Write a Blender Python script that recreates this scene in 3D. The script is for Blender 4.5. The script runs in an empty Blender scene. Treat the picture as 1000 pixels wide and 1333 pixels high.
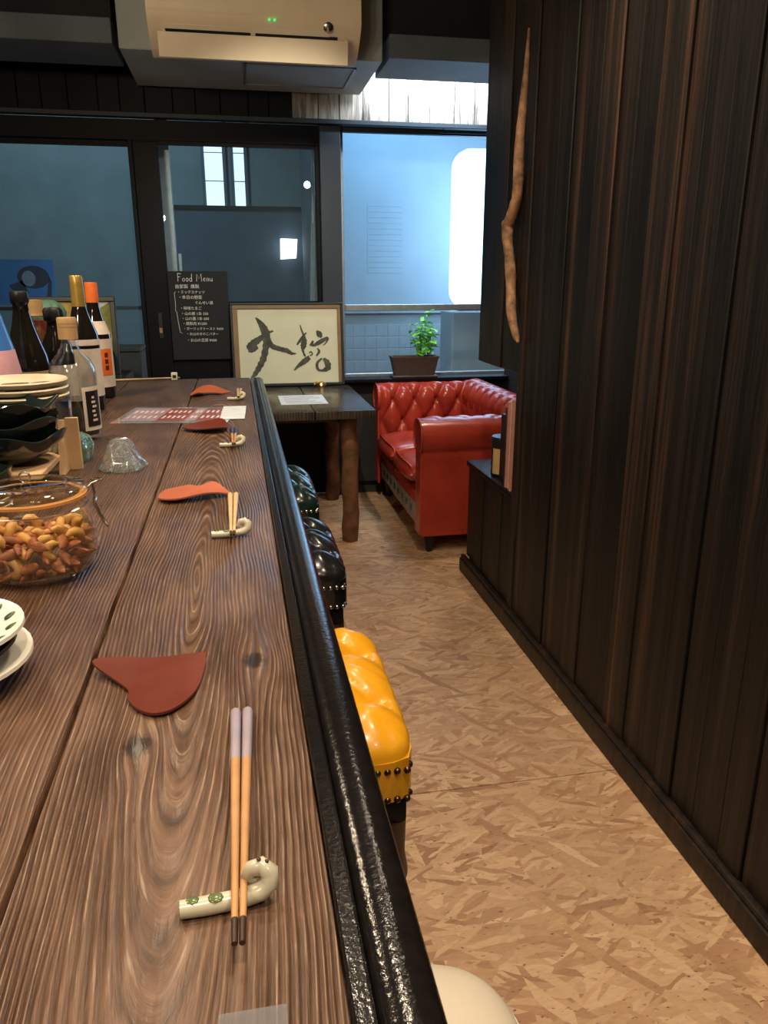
import bpy, bmesh, math, random
from mathutils import Vector, Matrix
random.seed(7)
R = math.radians
PI = math.pi
sc = bpy.context.scene
col = sc.collection

# ------------------------------------------------------------------ camera
cam_d = bpy.data.cameras.new('camera')
cam = bpy.data.objects.new('camera', cam_d)
col.objects.link(cam)
cam.location = (0, 0, 1.31)
cam.rotation_euler = (R(90 - 16.804), 0, R(-10.574))
cam_d.sensor_fit = 'HORIZONTAL'
cam_d.sensor_width = 36.0
cam_d.lens = 36.0
cam_d.clip_start = 0.02
cam_d.clip_end = 200
sc.camera = cam
sc.view_settings.view_transform = 'Standard'
sc.view_settings.look = 'None'
sc.view_settings.exposure = 0.17
sc.view_settings.gamma = 1.0
sc.view_settings.use_curve_mapping = False

# ------------------------------------------------------------------ world: night sky
w = bpy.data.worlds.new('night')
sc.world = w
w.use_nodes = True
w.node_tree.nodes['Background'].inputs[0].default_value = (0.10, 0.16, 0.26, 1)
w.node_tree.nodes['Background'].inputs[1].default_value = 0.10


def light(name, kind, loc, energy, color, target=None, **kw):
    d = bpy.data.lights.new(name, kind)
    d.energy = energy
    d.color = color
    for k, v in kw.items():
        setattr(d, k, v)
    o = bpy.data.objects.new(name, d)
    col.objects.link(o)
    o.location = loc
    if target is not None:
        o.rotation_euler = (Vector(target) - Vector(loc)).to_track_quat('-Z', 'Y').to_euler()
    return o


WARM = (1.0, 0.80, 0.58)
# ceiling downlights of the bar (their cans are built further down)
DOWN = [(0.60, -0.55, 2.54), (0.55, 0.75, 2.54), (0.55, 2.05, 2.54), (0.0, 0.1, 2.54), (0.0, 1.35, 2.54)]
for p in DOWN:
    light('downlight_beam', 'SPOT', (p[0], p[1], p[2] - 0.06), 50, WARM, (p[0], p[1], 0), spot_size=R(118), spot_blend=0.9, shadow_soft_size=0.05)
SOFA_LAMP = (1.25, 3.62, 2.54)
light('downlight_beam', 'SPOT', (1.25, 3.62, 2.48), 42, WARM, (1.2, 3.9, 0), spot_size=R(110), spot_blend=0.9, shadow_soft_size=0.05)
# pendant lamps over the counter
PEND = [(-0.80, -0.35), (-0.80, 0.75), (-0.80, 1.75)]
for p in PEND:
    light('pendant_glow', 'POINT', (p[0], p[1], 2.00), 26, WARM, shadow_soft_size=0.05)
# unseen spot added to brighten the dark calligraphy corner
light('fill_spot_beam', 'SPOT', (.35, 2.45, 2.46), 130, (1.0, .88, .70), (.20, 4.45, 1.0), spot_size=R(62), spot_blend=0.9, shadow_soft_size=0.03)
# cold tube lamp above the window, behind the soffit
light('tube_glow', 'AREA', (1.20, 4.50, 2.40), 14, (0.86, 0.94, 1.0), (1.20, 4.72, 2.2), shape='RECTANGLE', size=0.80, size_y=0.04)
# outside: area light added to light the teal wall, then the porch lamp
light('street_fill_glow', 'AREA', (-1.3, 6.2, 3.6), 34, (0.66, 0.88, 0.95), (-1.2, 8.0, 1.2), size=0.5)
light('porch_lamp_glow', 'AREA', (1.10, 5.35, 2.85), 26, (0.30, 0.62, 1.0), (1.2, 5.75, 1.2), size=0.5)


# ------------------------------------------------------------------ helpers
class MB:
    """collects shapes in world coordinates and links them as ONE mesh object"""

    def __init__(self):
        self.v = []
        self.f = []

    def add(self, vs, fs, mat=None):
        b = len(self.v)
        for p in vs:
            p = Vector(p)
            self.v.append(mat @ p if mat is not None else p)
        for f in fs:
            self.f.append([i + b for i in f])
        return self

    def box(self, x0, x1, y0, y1, z0, z1, r=0.0, seg=2, mat=None):
        cx, cy, cz = (x0 + x1) / 2, (y0 + y1) / 2, (z0 + z1) / 2
        sx, sy, sz = abs(x1 - x0), abs(y1 - y0), abs(z1 - z0)
        bm = bmesh.new()
        bmesh.ops.create_cube(bm, size=1.0)
        for v in bm.verts:
            v.co = Vector((cx + v.co.x * sx, cy + v.co.y * sy, cz + v.co.z * sz))
        if r > 0:
            bmesh.ops.bevel(bm, geom=bm.edges[:] , offset=min(r, .49 * min(sx, sy, sz)), segments=seg, profile=.5, affect='EDGES')
        bm.verts.index_update()
        self.add([v.co.copy() for v in bm.verts], [[v.index for v in f.verts] for f in bm.faces], mat)
        bm.free()
        return self

    def tube(self, pts, rad, n=8, caps=True, flat=1.0, up=None):
        pts = [Vector(p) for p in pts]
        if not hasattr(rad, '__len__'):
            rad = [rad] * len(pts)
        b = len(self.v)
        prev = None
        for i, p in enumerate(pts):
            t = (pts[min(i + 1, len(pts) - 1)] - pts[max(i - 1, 0)]).normalized()
            if prev is None:
                a = Vector(up) if up else (Vector((0, 0, 1)) if abs(t.z) < .9 else Vector((1, 0, 0)))
                n1 = (a - t * a.dot(t)).normalized()
            else:
                n1 = (prev - t * prev.dot(t)).normalized()
            prev = n1
            n2 = t.cross(n1)
            for k in range(n):
                a = 2 * PI * k / n
                self.v.append(p + n1 * (math.cos(a) * rad[i] * flat) + n2 * (math.sin(a) * rad[i]))
        for i in range(len(pts) - 1):
            for k in range(n):
                k2 = (k + 1) % n
                self.f.append([b + i * n + k, b + i * n + k2, b + (i + 1) * n + k2, b + (i + 1) * n + k])
        if caps:
            self.f.append([b + k for k in range(n)][::-1])
            e = b + (len(pts) - 1) * n
            self.f.append([e + k for k in range(n)])
        return self

    def lathe(self, prof, n=24, c=(0, 0, 0), mat=None, fn=None):
        """prof: (radius, z) list; fn(angle, r, z) -> (r, z) may shape it"""
        b = len(self.v)
        c = Vector(c)
        m = len(prof)
        for i, (r, z) in enumerate(prof):
            for k in range(n):
                a = 2 * PI * k / n
                rr, zz = fn(a, r, z) if fn else (r, z)
                p = Vector((math.cos(a) * rr, math.sin(a) * rr, zz))
                if mat is not None:
                    p = mat @ p
                self.v.append(p + c)
        for i in range(m - 1):
            for k in range(n):
                k2 = (k + 1) % n
                self.f.append([b + i * n + k, b + i * n + k2, b + (i + 1) * n + k2, b + (i + 1) * n + k])
        ring = len(prof) > 2 and tuple(prof[0]) == tuple(prof[-1])
        if prof[0][0] > 1e-5 and not ring:
            self.f.append([b + k for k in range(n)][::-1])
        if prof[-1][0] > 1e-5 and not ring:
            self.f.append([b + (m - 1) * n + k for k in range(n)])
        return self

    def prism(self, poly, d, org, ax, ay, an):
        """polygon (a,b) in plane org + a*ax + b*ay, thickness d along an"""
        org, ax, ay, an = Vector(org), Vector(ax), Vector(ay), Vector(an)
        b = len(self.v)
        n = len(poly)
        for (p, q) in poly:
            self.v.append(org + ax * p + ay * q)
        for (p, q) in poly:
            self.v.append(org + ax * p + ay * q + an * d)
        self.f.append([b + i for i in range(n)][::-1])
        self.f.append([b + n + i for i in range(n)])
        for i in range(n):
            j = (i + 1) % n
            self.f.append([b + i, b + j, b + n + j, b + n + i])
        return self

    def grid(self, nu, nv, fn, closed_u=False):
        b = len(self.v)
        for i in range(nu):
            for j in range(nv):
                self.v.append(Vector(fn(i, j)))
        for i in range(nu if closed_u else nu - 1):
            i2 = (i + 1) % nu
            for j in range(nv - 1):
                self.f.append([b + i * nv + j, b + i2 * nv + j, b + i2 * nv + j + 1, b + i * nv + j + 1])
        return self

    def ball(self, c, r, n=8, m=6, sc=(1, 1, 1), mat=None):
        prof = [(max(1e-6, math.sin(PI * i / m)) * r, -math.cos(PI * i / m) * r) for i in range(m + 1)]
        mm = Matrix.Diagonal(Vector(sc)).to_4x4()
        if mat is not None:
            mm = mat @ mm
        return self.lathe(prof, n, c, mm)

    def build(self, name, material, parent=None, smooth=35, root=None):
        me = bpy.data.meshes.new(name)
        off = Vector((0, 0, 0))
        p = parent
        while p is not None:
            off += p.location
            p = p.parent
        me.from_pydata([tuple(v - off) for v in self.v], [], self.f)
        bm = bmesh.new()
        bm.from_mesh(me)
        bmesh.ops.remove_doubles(bm, verts=bm.verts, dist=1e-6)
        bmesh.ops.recalc_face_normals(bm, faces=bm.faces)
        bm.to_mesh(me)
        bm.free()
        if smooth:
            me.polygons.foreach_set('use_smooth', [True] * len(me.polygons))
            me.set_sharp_from_angle(angle=R(smooth))
        me.materials.append(material)
        o = bpy.data.objects.new(name, me)
        col.objects.link(o)
        if parent is not None:
            o.parent = parent
        return o


def tag(o, label=None, cat=None, group=None, kind=None):
    if label:
        o['label'] = label
    if cat:
        o['category'] = cat
    if group:
        o['group'] = group
    if kind:
        o['kind'] = kind
    return o


def thing(name, loc, label, cat, group=None):
    o = bpy.data.objects.new(name, None)
    o.empty_display_size = 0.05
    col.objects.link(o)
    o.location = loc
    return tag(o, label, cat, group)


def struct_root(name, loc=(0, 0, 0)):
    o = bpy.data.objects.new(name, None)
    col.objects.link(o)
    o.location = loc
    o['kind'] = 'structure'
    return o


def struct(name, mb, m, smooth=35):
    return tag(mb.build(name, m, None, smooth), kind='structure')


def inst(src, name, parent, loc=(0, 0, 0), rot=None, scale=None):
    o = bpy.data.objects.new(name, src.data if hasattr(src, 'data') else src)
    col.objects.link(o)
    o.parent = parent
    o.location = loc
    if rot:
        o.rotation_euler = rot
    if scale:
        o.scale = scale
    return o


def copy_tree(o, parent=None):
    c = o.copy()
    col.objects.link(c)
    c.parent = parent
    for ch in list(o.children):
        copy_tree(ch, c)
    return c


def text_mb(body, size, org, ax, ay, an, depth=0.0003, align='LEFT'):
    """lettering as flat raised geometry"""
    cu = bpy.data.curves.new('lettering', 'FONT')
    cu.body = body
    cu.size = size
    cu.align_x = align
    cu.resolution_u = 2
    ob = bpy.data.objects.new('lettering', cu)
    col.objects.link(ob)
    bpy.context.view_layer.update()
    dg = bpy.context.evaluated_depsgraph_get()
    me = bpy.data.meshes.new_from_object(ob.evaluated_get(dg))
    mb = MB()
    org, ax, ay, an = Vector(org), Vector(ax), Vector(ay), Vector(an)
    mb.add([org + ax * v.co.x + ay * v.co.y + an * depth for v in me.vertices], [list(p.vertices) for p in me.polygons])
    bpy.data.objects.remove(ob)
    bpy.data.meshes.remove(me)
    return mb


# ------------------------------------------------------------------ materials
class NT:
    def __init__(self, name):
        self.m = bpy.data.materials.new(name)
        self.m.use_nodes = True
        self.t = self.m.node_tree
        self.t.nodes.clear()
        self.out = self.t.nodes.new('ShaderNodeOutputMaterial')

    def n(self, kind, **kw):
        nd = self.t.nodes.new('ShaderNode' + kind)
        for k, v in kw.items():
            if hasattr(nd, k):
                setattr(nd, k, v)
        return nd

    def put(self, sock, val):
        if isinstance(val, bpy.types.NodeSocket):
            self.t.links.new(val, sock)
        else:
            try:
                sock.default_value = val
            except Exception:
                sock.default_value = (*val, 1)

    def math(self, op, a, b=0.0, c=None, clamp=False):
        nd = self.n('Math', operation=op)
        nd.use_clamp = clamp
        self.put(nd.inputs[0], a)
        self.put(nd.inputs[1], b)
        if c is not None:
            self.put(nd.inputs[2], c)
        return nd.outputs[0]

    def mix(self, f, a, b, blend='MIX'):
        nd = self.n('Mix', data_type='RGBA', blend_type=blend)
        nd.clamp_factor = True
        self.put(nd.inputs[0], f)
        self.put(nd.inputs[6], a if isinstance(a, bpy.types.NodeSocket) else (*a, 1))
        self.put(nd.inputs[7], b if isinstance(b, bpy.types.NodeSocket) else (*b, 1))
        return nd.outputs[2]

    def ramp(self, f, stops, interp='LINEAR'):
        nd = self.n('ValToRGB')
        nd.color_ramp.interpolation = interp
        els = nd.color_ramp.elements
        while len(els) < len(stops):
            els.new(0.5)
        for e, (p, c) in zip(els, stops):
            e.position = p
            e.color = (*c, 1) if len(c) == 3 else c
        self.put(nd.inputs[0], f)
        return nd.outputs[0]

    def coord(self, which='Object'):
        return self.n('TexCoord').outputs[which]

    def pos(self):
        return self.n('NewGeometry').outputs['Position']

    def mapping(self, vec, loc=(0, 0, 0), rot=(0, 0, 0), scale=(1, 1, 1)):
        nd = self.n('Mapping')
        self.put(nd.inputs[0], vec)
        self.put(nd.inputs[1], loc)
        self.put(nd.inputs[2], rot)
        self.put(nd.inputs[3], scale)
        return nd.outputs[0]

    def noise(self, vec, scale=5, detail=4, rough=.55, dist=0.0):
        nd = self.n('TexNoise')
        self.put(nd.inputs['Vector'], vec)
        nd.inputs['Scale'].default_value = scale
        nd.inputs['Detail'].default_value = detail
        nd.inputs['Roughness'].default_value = rough
        nd.inputs['Distortion'].default_value = dist
        return nd.outputs['Fac']

    def bump(self, h, strength=.3, dist=.01):
        nd = self.n('Bump')
        nd.inputs['Strength'].default_value = strength
        nd.inputs['Distance'].default_value = dist
        self.put(nd.inputs['Height'], h)
        return nd.outputs[0]

    def bsdf(self, base, rough=.5, metal=0.0, normal=None, spec=.5, trans=0.0, ior=1.45, alpha=1.0, coat=0.0, sss=0.0, emis=None, estr=0.0):
        b = self.n('BsdfPrincipled')
        self.put(b.inputs['Base Color'], base if isinstance(base, bpy.types.NodeSocket) else (*base, 1))
        self.put(b.inputs['Roughness'], rough)
        self.put(b.inputs['Metallic'], metal)
        b.inputs['Specular IOR Level'].default_value = spec
        b.inputs['Transmission Weight'].default_value = trans
        b.inputs['IOR'].default_value = ior
        self.put(b.inputs['Alpha'], alpha)
        b.inputs['Coat Weight'].default_value = coat
        b.inputs['Coat Roughness'].default_value = .1
        if emis:
            b.inputs['Emission Color'].default_value = (*emis, 1)
            b.inputs['Emission Strength'].default_value = estr
        if normal is not None:
            self.t.links.new(normal, b.inputs['Normal'])
        self.t.links.new(b.outputs[0], self.out.inputs[0])
        return self.m


def mat(name, c, rough=.5, metal=0.0, var=.12, nscale=30, bump=0.0, bscale=60, coat=0.0, spec=.5):
    t = NT(name)
    co = t.coord('Object')
    n1 = t.noise(co, nscale, 4)
    dark = tuple(x * (1 - var) for x in c)
    lite = tuple(min(1, x * (1 + var)) for x in c)
    base = t.ramp(n1, [(.3, dark), (.7, lite)])
    nrm = t.bump(t.noise(co, bscale, 3), bump, .004) if bump else None
    return t.bsdf(base, rough, metal, nrm, coat=coat, spec=spec)


def emit(name, c, s):
    t = NT(name)
    e = t.n('Emission')
    n1 = t.noise(t.coord('Object'), 3, 2)
    t.put(e.inputs[0], t.ramp(n1, [(.3, tuple(x * .93 for x in c)), (.7, c)]))
    e.inputs[1].default_value = s
    t.t.links.new(e.outputs[0], t.out.inputs[0])
    return t.m


def glass(name, tint=(.95, .97, .97), rough=.0, refl=1.0, haze=0.0, hazec=(.3, .4, .45), bumpy=0):
    """thin clear glass: see-through with a Fresnel sheen"""
    t = NT(name)
    tr = t.n('BsdfTransparent')
    tr.inputs[0].default_value = (*tint, 1)
    gl = t.n('BsdfGlossy')
    gl.inputs['Roughness'].default_value = rough
    gl.inputs['Color'].default_value = (1, 1, 1, 1)
    lw = t.n('LayerWeight')
    lw.inputs[0].default_value = .5
    f = t.math('MULTIPLY', t.math('ADD', t.math('MULTIPLY', t.math('POWER', lw.outputs['Facing'], 4.0), .55), .04), refl, clamp=True)
    if bumpy:
        nb = t.bump(t.noise(t.coord('Object'), bumpy, 3), 1.0, .01)
        t.t.links.new(nb, gl.inputs['Normal'])
        t.t.links.new(nb, lw.inputs['Normal'])
    mx = t.n('MixShader')
    t.put(mx.inputs[0], f)
    t.t.links.new(tr.outputs[0], mx.inputs[1])
    t.t.links.new(gl.outputs[0], mx.inputs[2])
    last = mx.outputs[0]
    if haze:
        df = t.n('BsdfDiffuse')
        df.inputs[0].default_value = (*hazec, 1)
        m2 = t.n('MixShader')
        m2.inputs[0].default_value = haze
        t.t.links.new(last, m2.inputs[1])
        t.t.links.new(df.outputs[0], m2.inputs[2])
        last = m2.outputs[0]
    t.t.links.new(last, t.out.inputs[0])
    return t.m


def plank_wood(name, stops, freq, knots=(), arch=None, rough=(.34, .55), bumps=.5, yaxis=True, warp=.010):
    """weathered plank with raised grain running along Y"""
    t = NT(name)
    p = t.pos()
    sep = t.n('SeparateXYZ')
    t.put(sep.inputs[0], p)
    x, y = sep.outputs[0], sep.outputs[1]
    lo = t.noise(t.mapping(p, scale=(5, 1.1, 1)), 1.6, 3, .5)
    x = t.math('ADD', x, t.math('MULTIPLY', t.math('SUBTRACT', lo, .5), warp * 4))
    for kx, ky, s in knots:
        dx = t.math('SUBTRACT', x, kx)
        dy = t.math('SUBTRACT', y, ky)
        d2 = t.math('ADD', t.math('POWER', t.math('ABSOLUTE', t.math('DIVIDE', dx, s)), 2.0), t.math('POWER', t.math('ABSOLUTE', t.math('DIVIDE', dy, s * 3.0)), 2.0))
        g = t.math('EXPONENT', t.math('MULTIPLY', d2, -1.0))
        x = t.math('SUBTRACT', x, t.math('MULTIPLY', t.math('MULTIPLY', dx, g), .8))
    if arch:
        ax, ay, k = arch
        dx = t.math('SUBTRACT', x, ax)
        dy = t.math('MULTIPLY', t.math('SUBTRACT', y, ay), k)
        x = t.math('SQRT', t.math('ADD', t.math('MULTIPLY', dx, dx), t.math('MULTIPLY', dy, dy)))
    ph = t.math('MULTIPLY', x, freq)
    ph = t.math('ADD', ph, t.math('MULTIPLY', t.noise(t.mapping(p, scale=(60, 5, 1)), 1.0, 4), 5.0))
    wv = t.math('ADD', t.math('MULTIPLY', t.math('SINE', ph), .5), .5)
    cxy = t.n('CombineXYZ')
    t.put(cxy.inputs[0], t.math('MULTIPLY', x, 1.0))
    t.put(cxy.inputs[1], y)
    fib = t.noise(t.mapping(cxy.outputs[0], scale=(430, 9, 1)), 1.0, 5, .75)
    blot = t.noise(t.mapping(p, scale=(13, 5, 1)), 1.0, 5, .65)
    v = t.math('ADD', t.math('MULTIPLY', wv, t.math('MULTIPLY', lo, .20)), t.math('MULTIPLY', fib, .66))
    v = t.math('SUBTRACT', t.math('ADD', v, t.math('MULTIPLY', blot, .62)), .19)
    base = t.ramp(t.math('SUBTRACT', v, .02), stops)
    # dusty light scratches in the hollows of the grain
    scr = t.noise(t.mapping(cxy.outputs[0], scale=(900, 16, 1)), 1.0, 3, .7)
    sl = t.math('MULTIPLY', t.math('POWER', wv, 9.0), t.math('MULTIPLY', t.math('SUBTRACT', scr, .50), 9.0, clamp=True))
    base = t.mix(t.math('MULTIPLY', sl, .50), base, tuple(min(1, c * k_) for c, k_ in zip(stops[-1][1], (1.25, 1.45, 1.6))))
    dl = t.math('MULTIPLY', t.math('POWER', t.math('SUBTRACT', 1.0, wv), 10.0), t.math('MULTIPLY', t.math('SUBTRACT', .56, scr), 8.0, clamp=True))
    base = t.mix(t.math('MULTIPLY', dl, .55), base, tuple(c * .6 for c in stops[0][1]))
    for kx, ky, s in knots:
        sp = t.n('VectorMath', operation='DISTANCE')
        t.put(sp.inputs[0], t.mapping(p, scale=(1, .75, 0)))
        t.put(sp.inputs[1], (kx, ky * .75, 0))
        dk = t.math('ADD', sp.outputs['Value'], t.math('MULTIPLY', t.math('SUBTRACT', t.noise(p, 130, 3), .5), .012))
        mk = t.math('MULTIPLY', t.math('SUBTRACT', .0125, dk), 160, clamp=True)
        base = t.mix(t.math('MULTIPLY', mk, .92), base, tuple(c * .35 for c in stops[0][1]))
    h = t.math('ADD', t.math('MULTIPLY', wv, .6), t.math('MULTIPLY', fib, .5))
    nrm = t.bump(h, bumps, .0022)
    rg = t.ramp(blot, [(.3, (rough[0],) * 3), (.75, (rough[1],) * 3)])
    return t.bsdf(base, rg, 0, nrm, spec=.45)


def osb_mat():
    t = NT('osb_board')
    p = t.pos()
    warp = t.n('TexNoise')
    t.put(warp.inputs['Vector'], p)
    warp.inputs['Scale'].default_value = 22
    ad = t.n('VectorMath', operation='MULTIPLY_ADD')
    t.put(ad.inputs[0], warp.outputs['Color'])
    t.put(ad.inputs[1], (.012, .012, 0))
    t.put(ad.inputs[2], p)
    q = ad.outputs[0]
    base = None
    pal = [(0, (.34, .19, .10)), (.22, (.49, .30, .165)), (.5, (.56, .36, .205)), (.74, (.65, .44, .265)), (.92, (.40, .21, .115)), (1, (.69, .49, .31))]
    hgt = None
    for i, (ang, sx, sy, thr) in enumerate([(8, 6, 30, 0), (-14, 7, 30, .35), (34, 7, 33, .48), (-47, 8, 36, .56), (75, 9, 40, .68), (-4, 7, 60, .62), (20, 12, 80, .74), (-30, 16, 95, .80), (55, 9, 48, .90)]):
        vo = t.n('TexVoronoi', feature='F1', voronoi_dimensions='2D')
        t.put(vo.inputs['Vector'], t.mapping(t.mapping(q, rot=(0, 0, R(ang))), loc=(i * 3.7, i * 1.9, 0), scale=(sx, sy, 1)))
        vo.inputs['Scale'].default_value = 1.0
        cs = t.n('SeparateColor')
        t.put(cs.inputs[0], vo.outputs['Color'])
        c = t.ramp(cs.outputs[0], pal)
        if base is None:
            base, hgt = c, cs.outputs[1]
        else:
            mk = t.math('GREATER_THAN', cs.outputs[1], thr)
            base = t.mix(mk, base, c)
            hn = t.n('Mix', data_type='FLOAT')
            t.put(hn.inputs[0], mk)
            t.put(hn.inputs[2], hgt)
            t.put(hn.inputs[3], cs.outputs[2])
            hgt = hn.outputs[0]
    fib = t.noise(t.mapping(q, scale=(40, 160, 1)), 1.0, 4, .6)
    base = t.mix(.38, base, t.ramp(fib, [(.3, (.62, .62, .62)), (.7, (1.15, 1.12, 1.1))]), 'MULTIPLY')
    dk = t.noise(t.mapping(q, scale=(55, 130, 1)), 1.0, 2, .5)
    base = t.mix(t.math('MULTIPLY', t.math('SUBTRACT', dk, .64), 9, clamp=True), base, (.11, .06, .035))
    wear = t.noise(p, 1.7, 3)
    base = t.mix(t.math('MULTIPLY', t.math('SUBTRACT', wear, .45), 1.3, clamp=True), base, (.44, .30, .21))
    nrm = t.bump(t.math('ADD', hgt, fib), .25, .002)
    return t.bsdf(base, t.ramp(fib, [(.3, (.42,) * 3), (.7, (.6,) * 3)]), 0, nrm, spec=.4)


def charred(name, brown=1.0, vert=True):
    """charred cedar board: soot black with brown sapwood streaks along the grain"""
    t = NT(name)
    oi = t.n('ObjectInfo')
    co = t.coord('Object')
    off = t.n('CombineXYZ')
    t.put(off.inputs[0], t.math('MULTIPLY', oi.outputs['Random'], 37.0))
    t.put(off.inputs[1], t.math('MULTIPLY', oi.outputs['Random'], 71.0))
    ad = t.n('VectorMath', operation='ADD')
    t.put(ad.inputs[0], co)
    t.put(ad.inputs[1], off.outputs[0])
    q = ad.outputs[0]
    st = t.noise(t.mapping(q, scale=(30, 30, .55)), 1.0, 4, .6)
    fine = t.noise(t.mapping(q, scale=(190, 190, 4)), 1.0, 4, .65)
    v = t.math('ADD', t.math('MULTIPLY', st, .75), t.math('MULTIPLY', fine, .25))
    v = t.math('ADD', v, t.math('MULTIPLY', t.math('SUBTRACT', oi.outputs['Random'], .5), .16))
    base = t.ramp(v, [(.40, (.004, .0035, .0035)), (.54, (.014, .010, .008)), (.64, (.040 * brown, .021 * brown, .013 * brown)), (.76, (.145 * brown, .066 * brown, .033 * brown))])
    rg = t.ramp(fine, [(.3, (.38,) * 3), (.7, (.62,) * 3)])
    nrm = t.bump(t.math('ADD', fine, t.math('MULTIPLY', st, .6)), .35, .002)
    return t.bsdf(base, rg, 0, nrm, spec=.35)


def leather(name, c, rough=.30, var=.18, coat=.15):
    t = NT(name)
    co = t.coord('Object')
    n1 = t.noise(co, 7, 4)
    base = t.ramp(n1, [(.3, tuple(x * (1 - var) for x in c)), (.7, tuple(min(1, x * (1 + var)) for x in c))])
    vo = t.n('TexVoronoi', feature='DISTANCE_TO_EDGE')
    t.put(vo.inputs['Vector'], co)
    vo.inputs['Scale'].default_value = 240
    wr = t.noise(co, 38, 3)
    h = t.math('ADD', t.math('MULTIPLY', vo.outputs['Distance'], .25), wr)
    return t.bsdf(base, t.ramp(n1, [(.3, (rough * .85,) * 3), (.7, (rough * 1.25,) * 3)]), 0, t.bump(h, .10, .003), coat=coat)


M = {}
M['counter'] = plank_wood('counter_wood', [(.28, (.030, .014, .008)), (.48, (.095, .050, .029)), (.66, (.185, .108, .068)), (.9, (.32, .215, .145))], 1750, knots=[(-.001, .600, .018), (-.083, .487, .016)], arch=(-.055, .80, .075), bumps=.9, rough=(.27, .48))
M['counter2'] = plank_wood('counter_wood_straight', [(.28, (.034, .016, .009)), (.48, (.095, .048, .027)), (.66, (.180, .100, .060)), (.9, (.31, .20, .130))], 1500, knots=[(-.30, .70, .02)], bumps=.8, warp=.013, rough=(.27, .48))
M['table'] = plank_wood('table_wood', [(.28, (.018, .013, .010)), (.5, (.050, .036, .026)), (.7, (.075, .062, .050)), (.9, (.12, .105, .085))], 420, bumps=.12, rough=(.16, .28))
M['osb'] = osb_mat()
M['char'] = charred('charred_cedar')
M['char_dim'] = charred('charred_cedar_dark', .6)
M['transom'] = mat('whitewashed_charred_board', (.42, .42, .40), .6, var=.5, nscale=8)
M['black_paint'] = mat('black_paint', (.0022, .0038, .007), .5, spec=.2, nscale=9, var=.3)
M['ceil'] = mat('ceiling_paint', (.012, .014, .018), .8, nscale=6, var=.3)
M['soffit'] = mat('soffit_paint', (.12, .15, .18), .65, nscale=6)
M['steel_blue'] = mat('slate_paint', (.020, .034, .050), .5, nscale=6)
M['wall_dark'] = mat('dark_plaster', (.022, .022, .024), .8, bump=.2)
M['rail'] = mat('black_lacquer', (.006, .005, .005), .17, var=.3, nscale=90, bump=.10, bscale=300)
M['alu'] = mat('window_aluminium', (.34, .38, .42), .4, .7)
M['ac_white'] = mat('aged_white_plastic', (.93, .80, .58), .45, nscale=5, var=.06)
M['ac_grey'] = mat('grey_green_panel', (.40, .45, .43), .55, nscale=5, var=.06)
M['black'] = mat('black_plastic', (.012, .012, .013), .4)
M['chrome'] = mat('wire_steel', (.62, .58, .52), .22, 1.0)
M['brass'] = mat('brass', (.62, .45, .18), .3, 1.0)
M['nail'] = mat('antique_nail', (.10, .062, .035), .28, .9)
M['nail_chrome'] = mat('chrome_nail', (.5, .5, .52), .2, 1.0)
M['yellow'] = leather('yellow_leather', (.78, .36, .012), .30)
M['blackl'] = leather('black_leather', (.010, .011, .012), .22)
M['greenl'] = leather('dark_green_leather', (.008, .026, .022), .22)
M['cream'] = leather('cream_leather', (.60, .53, .42), .45, var=.06, coat=0)
M['red'] = leather('oxblood_leather', (.41, .046, .028), .28)
M['reflection_strip'] = mat('reflection_grey', (.26, .25, .22), .45, var=.3)  # reflections on the sofa rail leather, put into a grey colour
M['pglass'] = glass('window_glass', (.90, .95, .97), refl=.55, haze=.05, hazec=(.28, .40, .46))
M['jglass'] = glass('jar_glass', (.955, .965, .955), refl=2.0)
M['log'] = mat('log_wood', (.165, .075, .036), .6, var=.45, nscale=16, bump=.4, bscale=50)
M['ltwood'] = mat('pale_cedar', (.58, .38, .20), .6, var=.10, nscale=20)
M['drift'] = mat('driftwood', (.36, .20, .11), .65, var=.6, nscale=26, bump=.7, bscale=60)
M['coaster'] = leather('coaster_leather', (.115, .022, .012), .34, coat=0)
M['coaster2'] = leather('coaster_leather_tan', (.33, .085, .04), .55, coat=0)
M['bamboo'] = mat('chopstick_wood', (.42, .225, .095), .45, nscale=50)
M['bamboo_pale'] = mat('chopstick_pale_wood', (.54, .38, .20), .45, nscale=50)
M['lilac'] = mat('lilac_lacquer', (.27, .235, .28), .4)
M['navy'] = mat('navy_lacquer', (.02, .03, .07), .3)
M['tip'] = mat('dark_chopstick_tip', (.035, .017, .010), .4)
M['ceramic'] = mat('celadon_ceramic', (.50, .47, .36), .22, nscale=60, var=.10)
M['ceramic_g'] = mat('green_glaze', (.10, .14, .055), .2, nscale=80, var=.3)
M['white_c'] = mat('white_porcelain', (.68, .66, .58), .25, nscale=9, var=.05)
M['cream_c'] = mat('cream_stoneware', (.60, .52, .38), .35, nscale=12, var=.1)
M['dark_c'] = mat('black_green_glaze', (.010, .018, .016), .12, var=.5, nscale=14, coat=.4)
M['dot'] = mat('green_brush_dot', (.035, .060, .035), .35)
M['ink'] = mat('diluted_ink', (.085, .085, .075), .7, var=.5, nscale=26)
M['paper'] = mat('rice_paper', (.76, .75, .60), .8, var=.06, nscale=5)
M['gold_mat'] = mat('frame_wood', (.22, .135, .07), .45, nscale=14)
M['chalkb'] = mat('chalkboard', (.010, .013, .015), .75)
M['chalk'] = mat('chalk', (.75, .76, .74), .9, nscale=300, var=.3)
M['leaf'] = mat('mint_leaf', (.22, .74, .07), .5, var=.3, nscale=25)
M['stem'] = mat('plant_stem', (.14, .34, .06), .6)
M['planter'] = mat('planter_plastic', (.060, .048, .042), .5)
M['soil'] = mat('potting_soil', (.022, .014, .009), .95, bump=.6)
M['almond'] = mat('almond_skin', (.36, .115, .042), .55, var=.35, nscale=70, bump=.4, bscale=160)
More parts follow.
